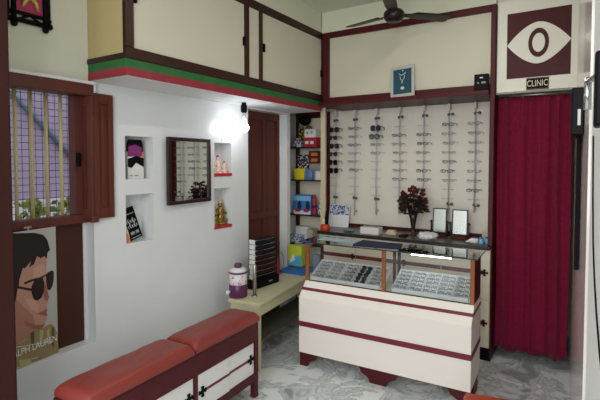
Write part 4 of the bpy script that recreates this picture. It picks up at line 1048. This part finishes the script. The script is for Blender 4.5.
art('print_shirt_fold', z6([(30, 330), (88, 318), (96, 345), (40, 370)]), 'shirt3', .0025)
art('print_shirt_fold', z6([(176, 165), (192, 150), (190, 215), (180, 225)]), 'shirt3', .0025)
lt = text('lettering', 'RALPH LAUREN', .05, pp(31.5, 347, .0036), (R(90), 0, R(98.3)), 'paper', po, .0003, .98, .8)
art('print_rule', z6([(15, 268), (205, 212), (205, 214.5), (15, 270.5)]), 'paper', .0030)
art('print_small_text', z6([(92, 315), (130, 303), (130, 308), (92, 320)]), 'posterbg', .0030)

# ------------------------------------------------------------------ carved frame high on the left wall
cf = thing('carved_frame', 'black carved frame with a pink picture of a gold figure, high by the entrance post', 'picture', (WX+.01, 1.24, 2.24))
f = MB(); xx = WX+.012
def barx(y0, z0, y1, z1, r=.013): f.tube([(xx, y0, z0), (xx, y1, z1)], r, 8)
for y in (1.172, 1.328): barx(y, 2.24, y, 2.62)
barx(1.345, 2.285, 1.345, 2.60, .01); barx(1.142, 2.30, 1.142, 2.60, .01)
barx(1.14, 2.262, 1.345, 2.262); barx(1.15, 2.298, 1.35, 2.298, .01); barx(1.15, 2.57, 1.35, 2.57, .01); barx(1.14, 2.605, 1.345, 2.605)
for y in (1.172, 1.328):
    for z in (2.24, 2.62): f.ball((xx, y, z), .017, 0, 6)
for z in (2.262, 2.605):
    for y in (1.14, 1.35): f.ball((xx, y, z), .017, 0, 6)
for y in (1.345, 1.142):
    for z in (2.29, 2.6): f.ball((xx, y, z), .015, 0, 6)
for y0, y1 in ((1.19, 1.25), (1.31, 1.25)): barx(y0, 2.265, y1, 2.295, .006)
build('frame', f, 'black', cf)
build('picture', MB().box(WX+.004, WX+.01, 1.172, 1.328, 2.30, 2.57), 'pink', cf)
g = MB().ball((WX+.014, 1.25, 2.50), .018, 0, 8, (.4, 1, 1.1)).tube([(WX+.012, 1.25, 2.485), (WX+.013, 1.245, 2.42), (WX+.013, 1.25, 2.38)], [.012, .022, .02], 8)
g.tube([(WX+.012, 1.245, 2.385), (WX+.013, 1.222, 2.355), (WX+.012, 1.215, 2.332)], [.015, .011, .006], 8).tube([(WX+.012, 1.255, 2.385), (WX+.013, 1.282, 2.362), (WX+.012, 1.292, 2.325)], [.015, .012, .006], 8)
g.tube([(WX+.012, 1.24, 2.46), (WX+.013, 1.21, 2.44), (WX+.012, 1.205, 2.4)], .007, 6).tube([(WX+.012, 1.26, 2.46), (WX+.013, 1.29, 2.45), (WX+.012, 1.3, 2.49)], .007, 6)
build('gold_figure', g, 'brightgold', cf)

# ------------------------------------------------------------------ light
w = bpy.data.worlds.new('sky'); SC.world = w; w.use_nodes = True
bgn = w.node_tree.nodes['Background']; bgn.inputs['Color'].default_value = (.94, .97, 1.0, 1); bgn.inputs['Strength'].default_value = 1.1
def area(name, loc, rot, sx, sy, e, col):
    l = bpy.data.lights.new(name, 'AREA'); l.shape = 'RECTANGLE'; l.size = sx; l.size_y = sy; l.energy = e; l.color = col
    o = bpy.data.objects.new(name, l); COL.objects.link(o); o.location = loc; o.rotation_euler = rot; return o
area('ceiling_tube', (-.85, 2.3, CZ-.05), (0, 0, R(90)), 1.1, .05, 7, (1, .97, .86))
area('daylight_entrance', (-.2, -1.4, 1.9), (R(80), 0, R(8)), 1.6, 1.8, 47, (1, .985, .95))

# ------------------------------------------------------------------ camera
cam = bpy.data.cameras.new('camera'); co = bpy.data.objects.new('camera', cam); COL.objects.link(co)
cam.sensor_width = 36; cam.lens = 453/600*36; cam.shift_y = -21/600; cam.clip_start = .02
co.location = (0, 0, 1.55); co.rotation_euler = (R(90-2.25), 0, R(32.3)); SC.camera = co
vs_ = SC.view_settings; vs_.view_transform = 'Standard'; vs_.look = 'None'; vs_.gamma = 1; vs_.use_curve_mapping = False; vs_.exposure = 0.4
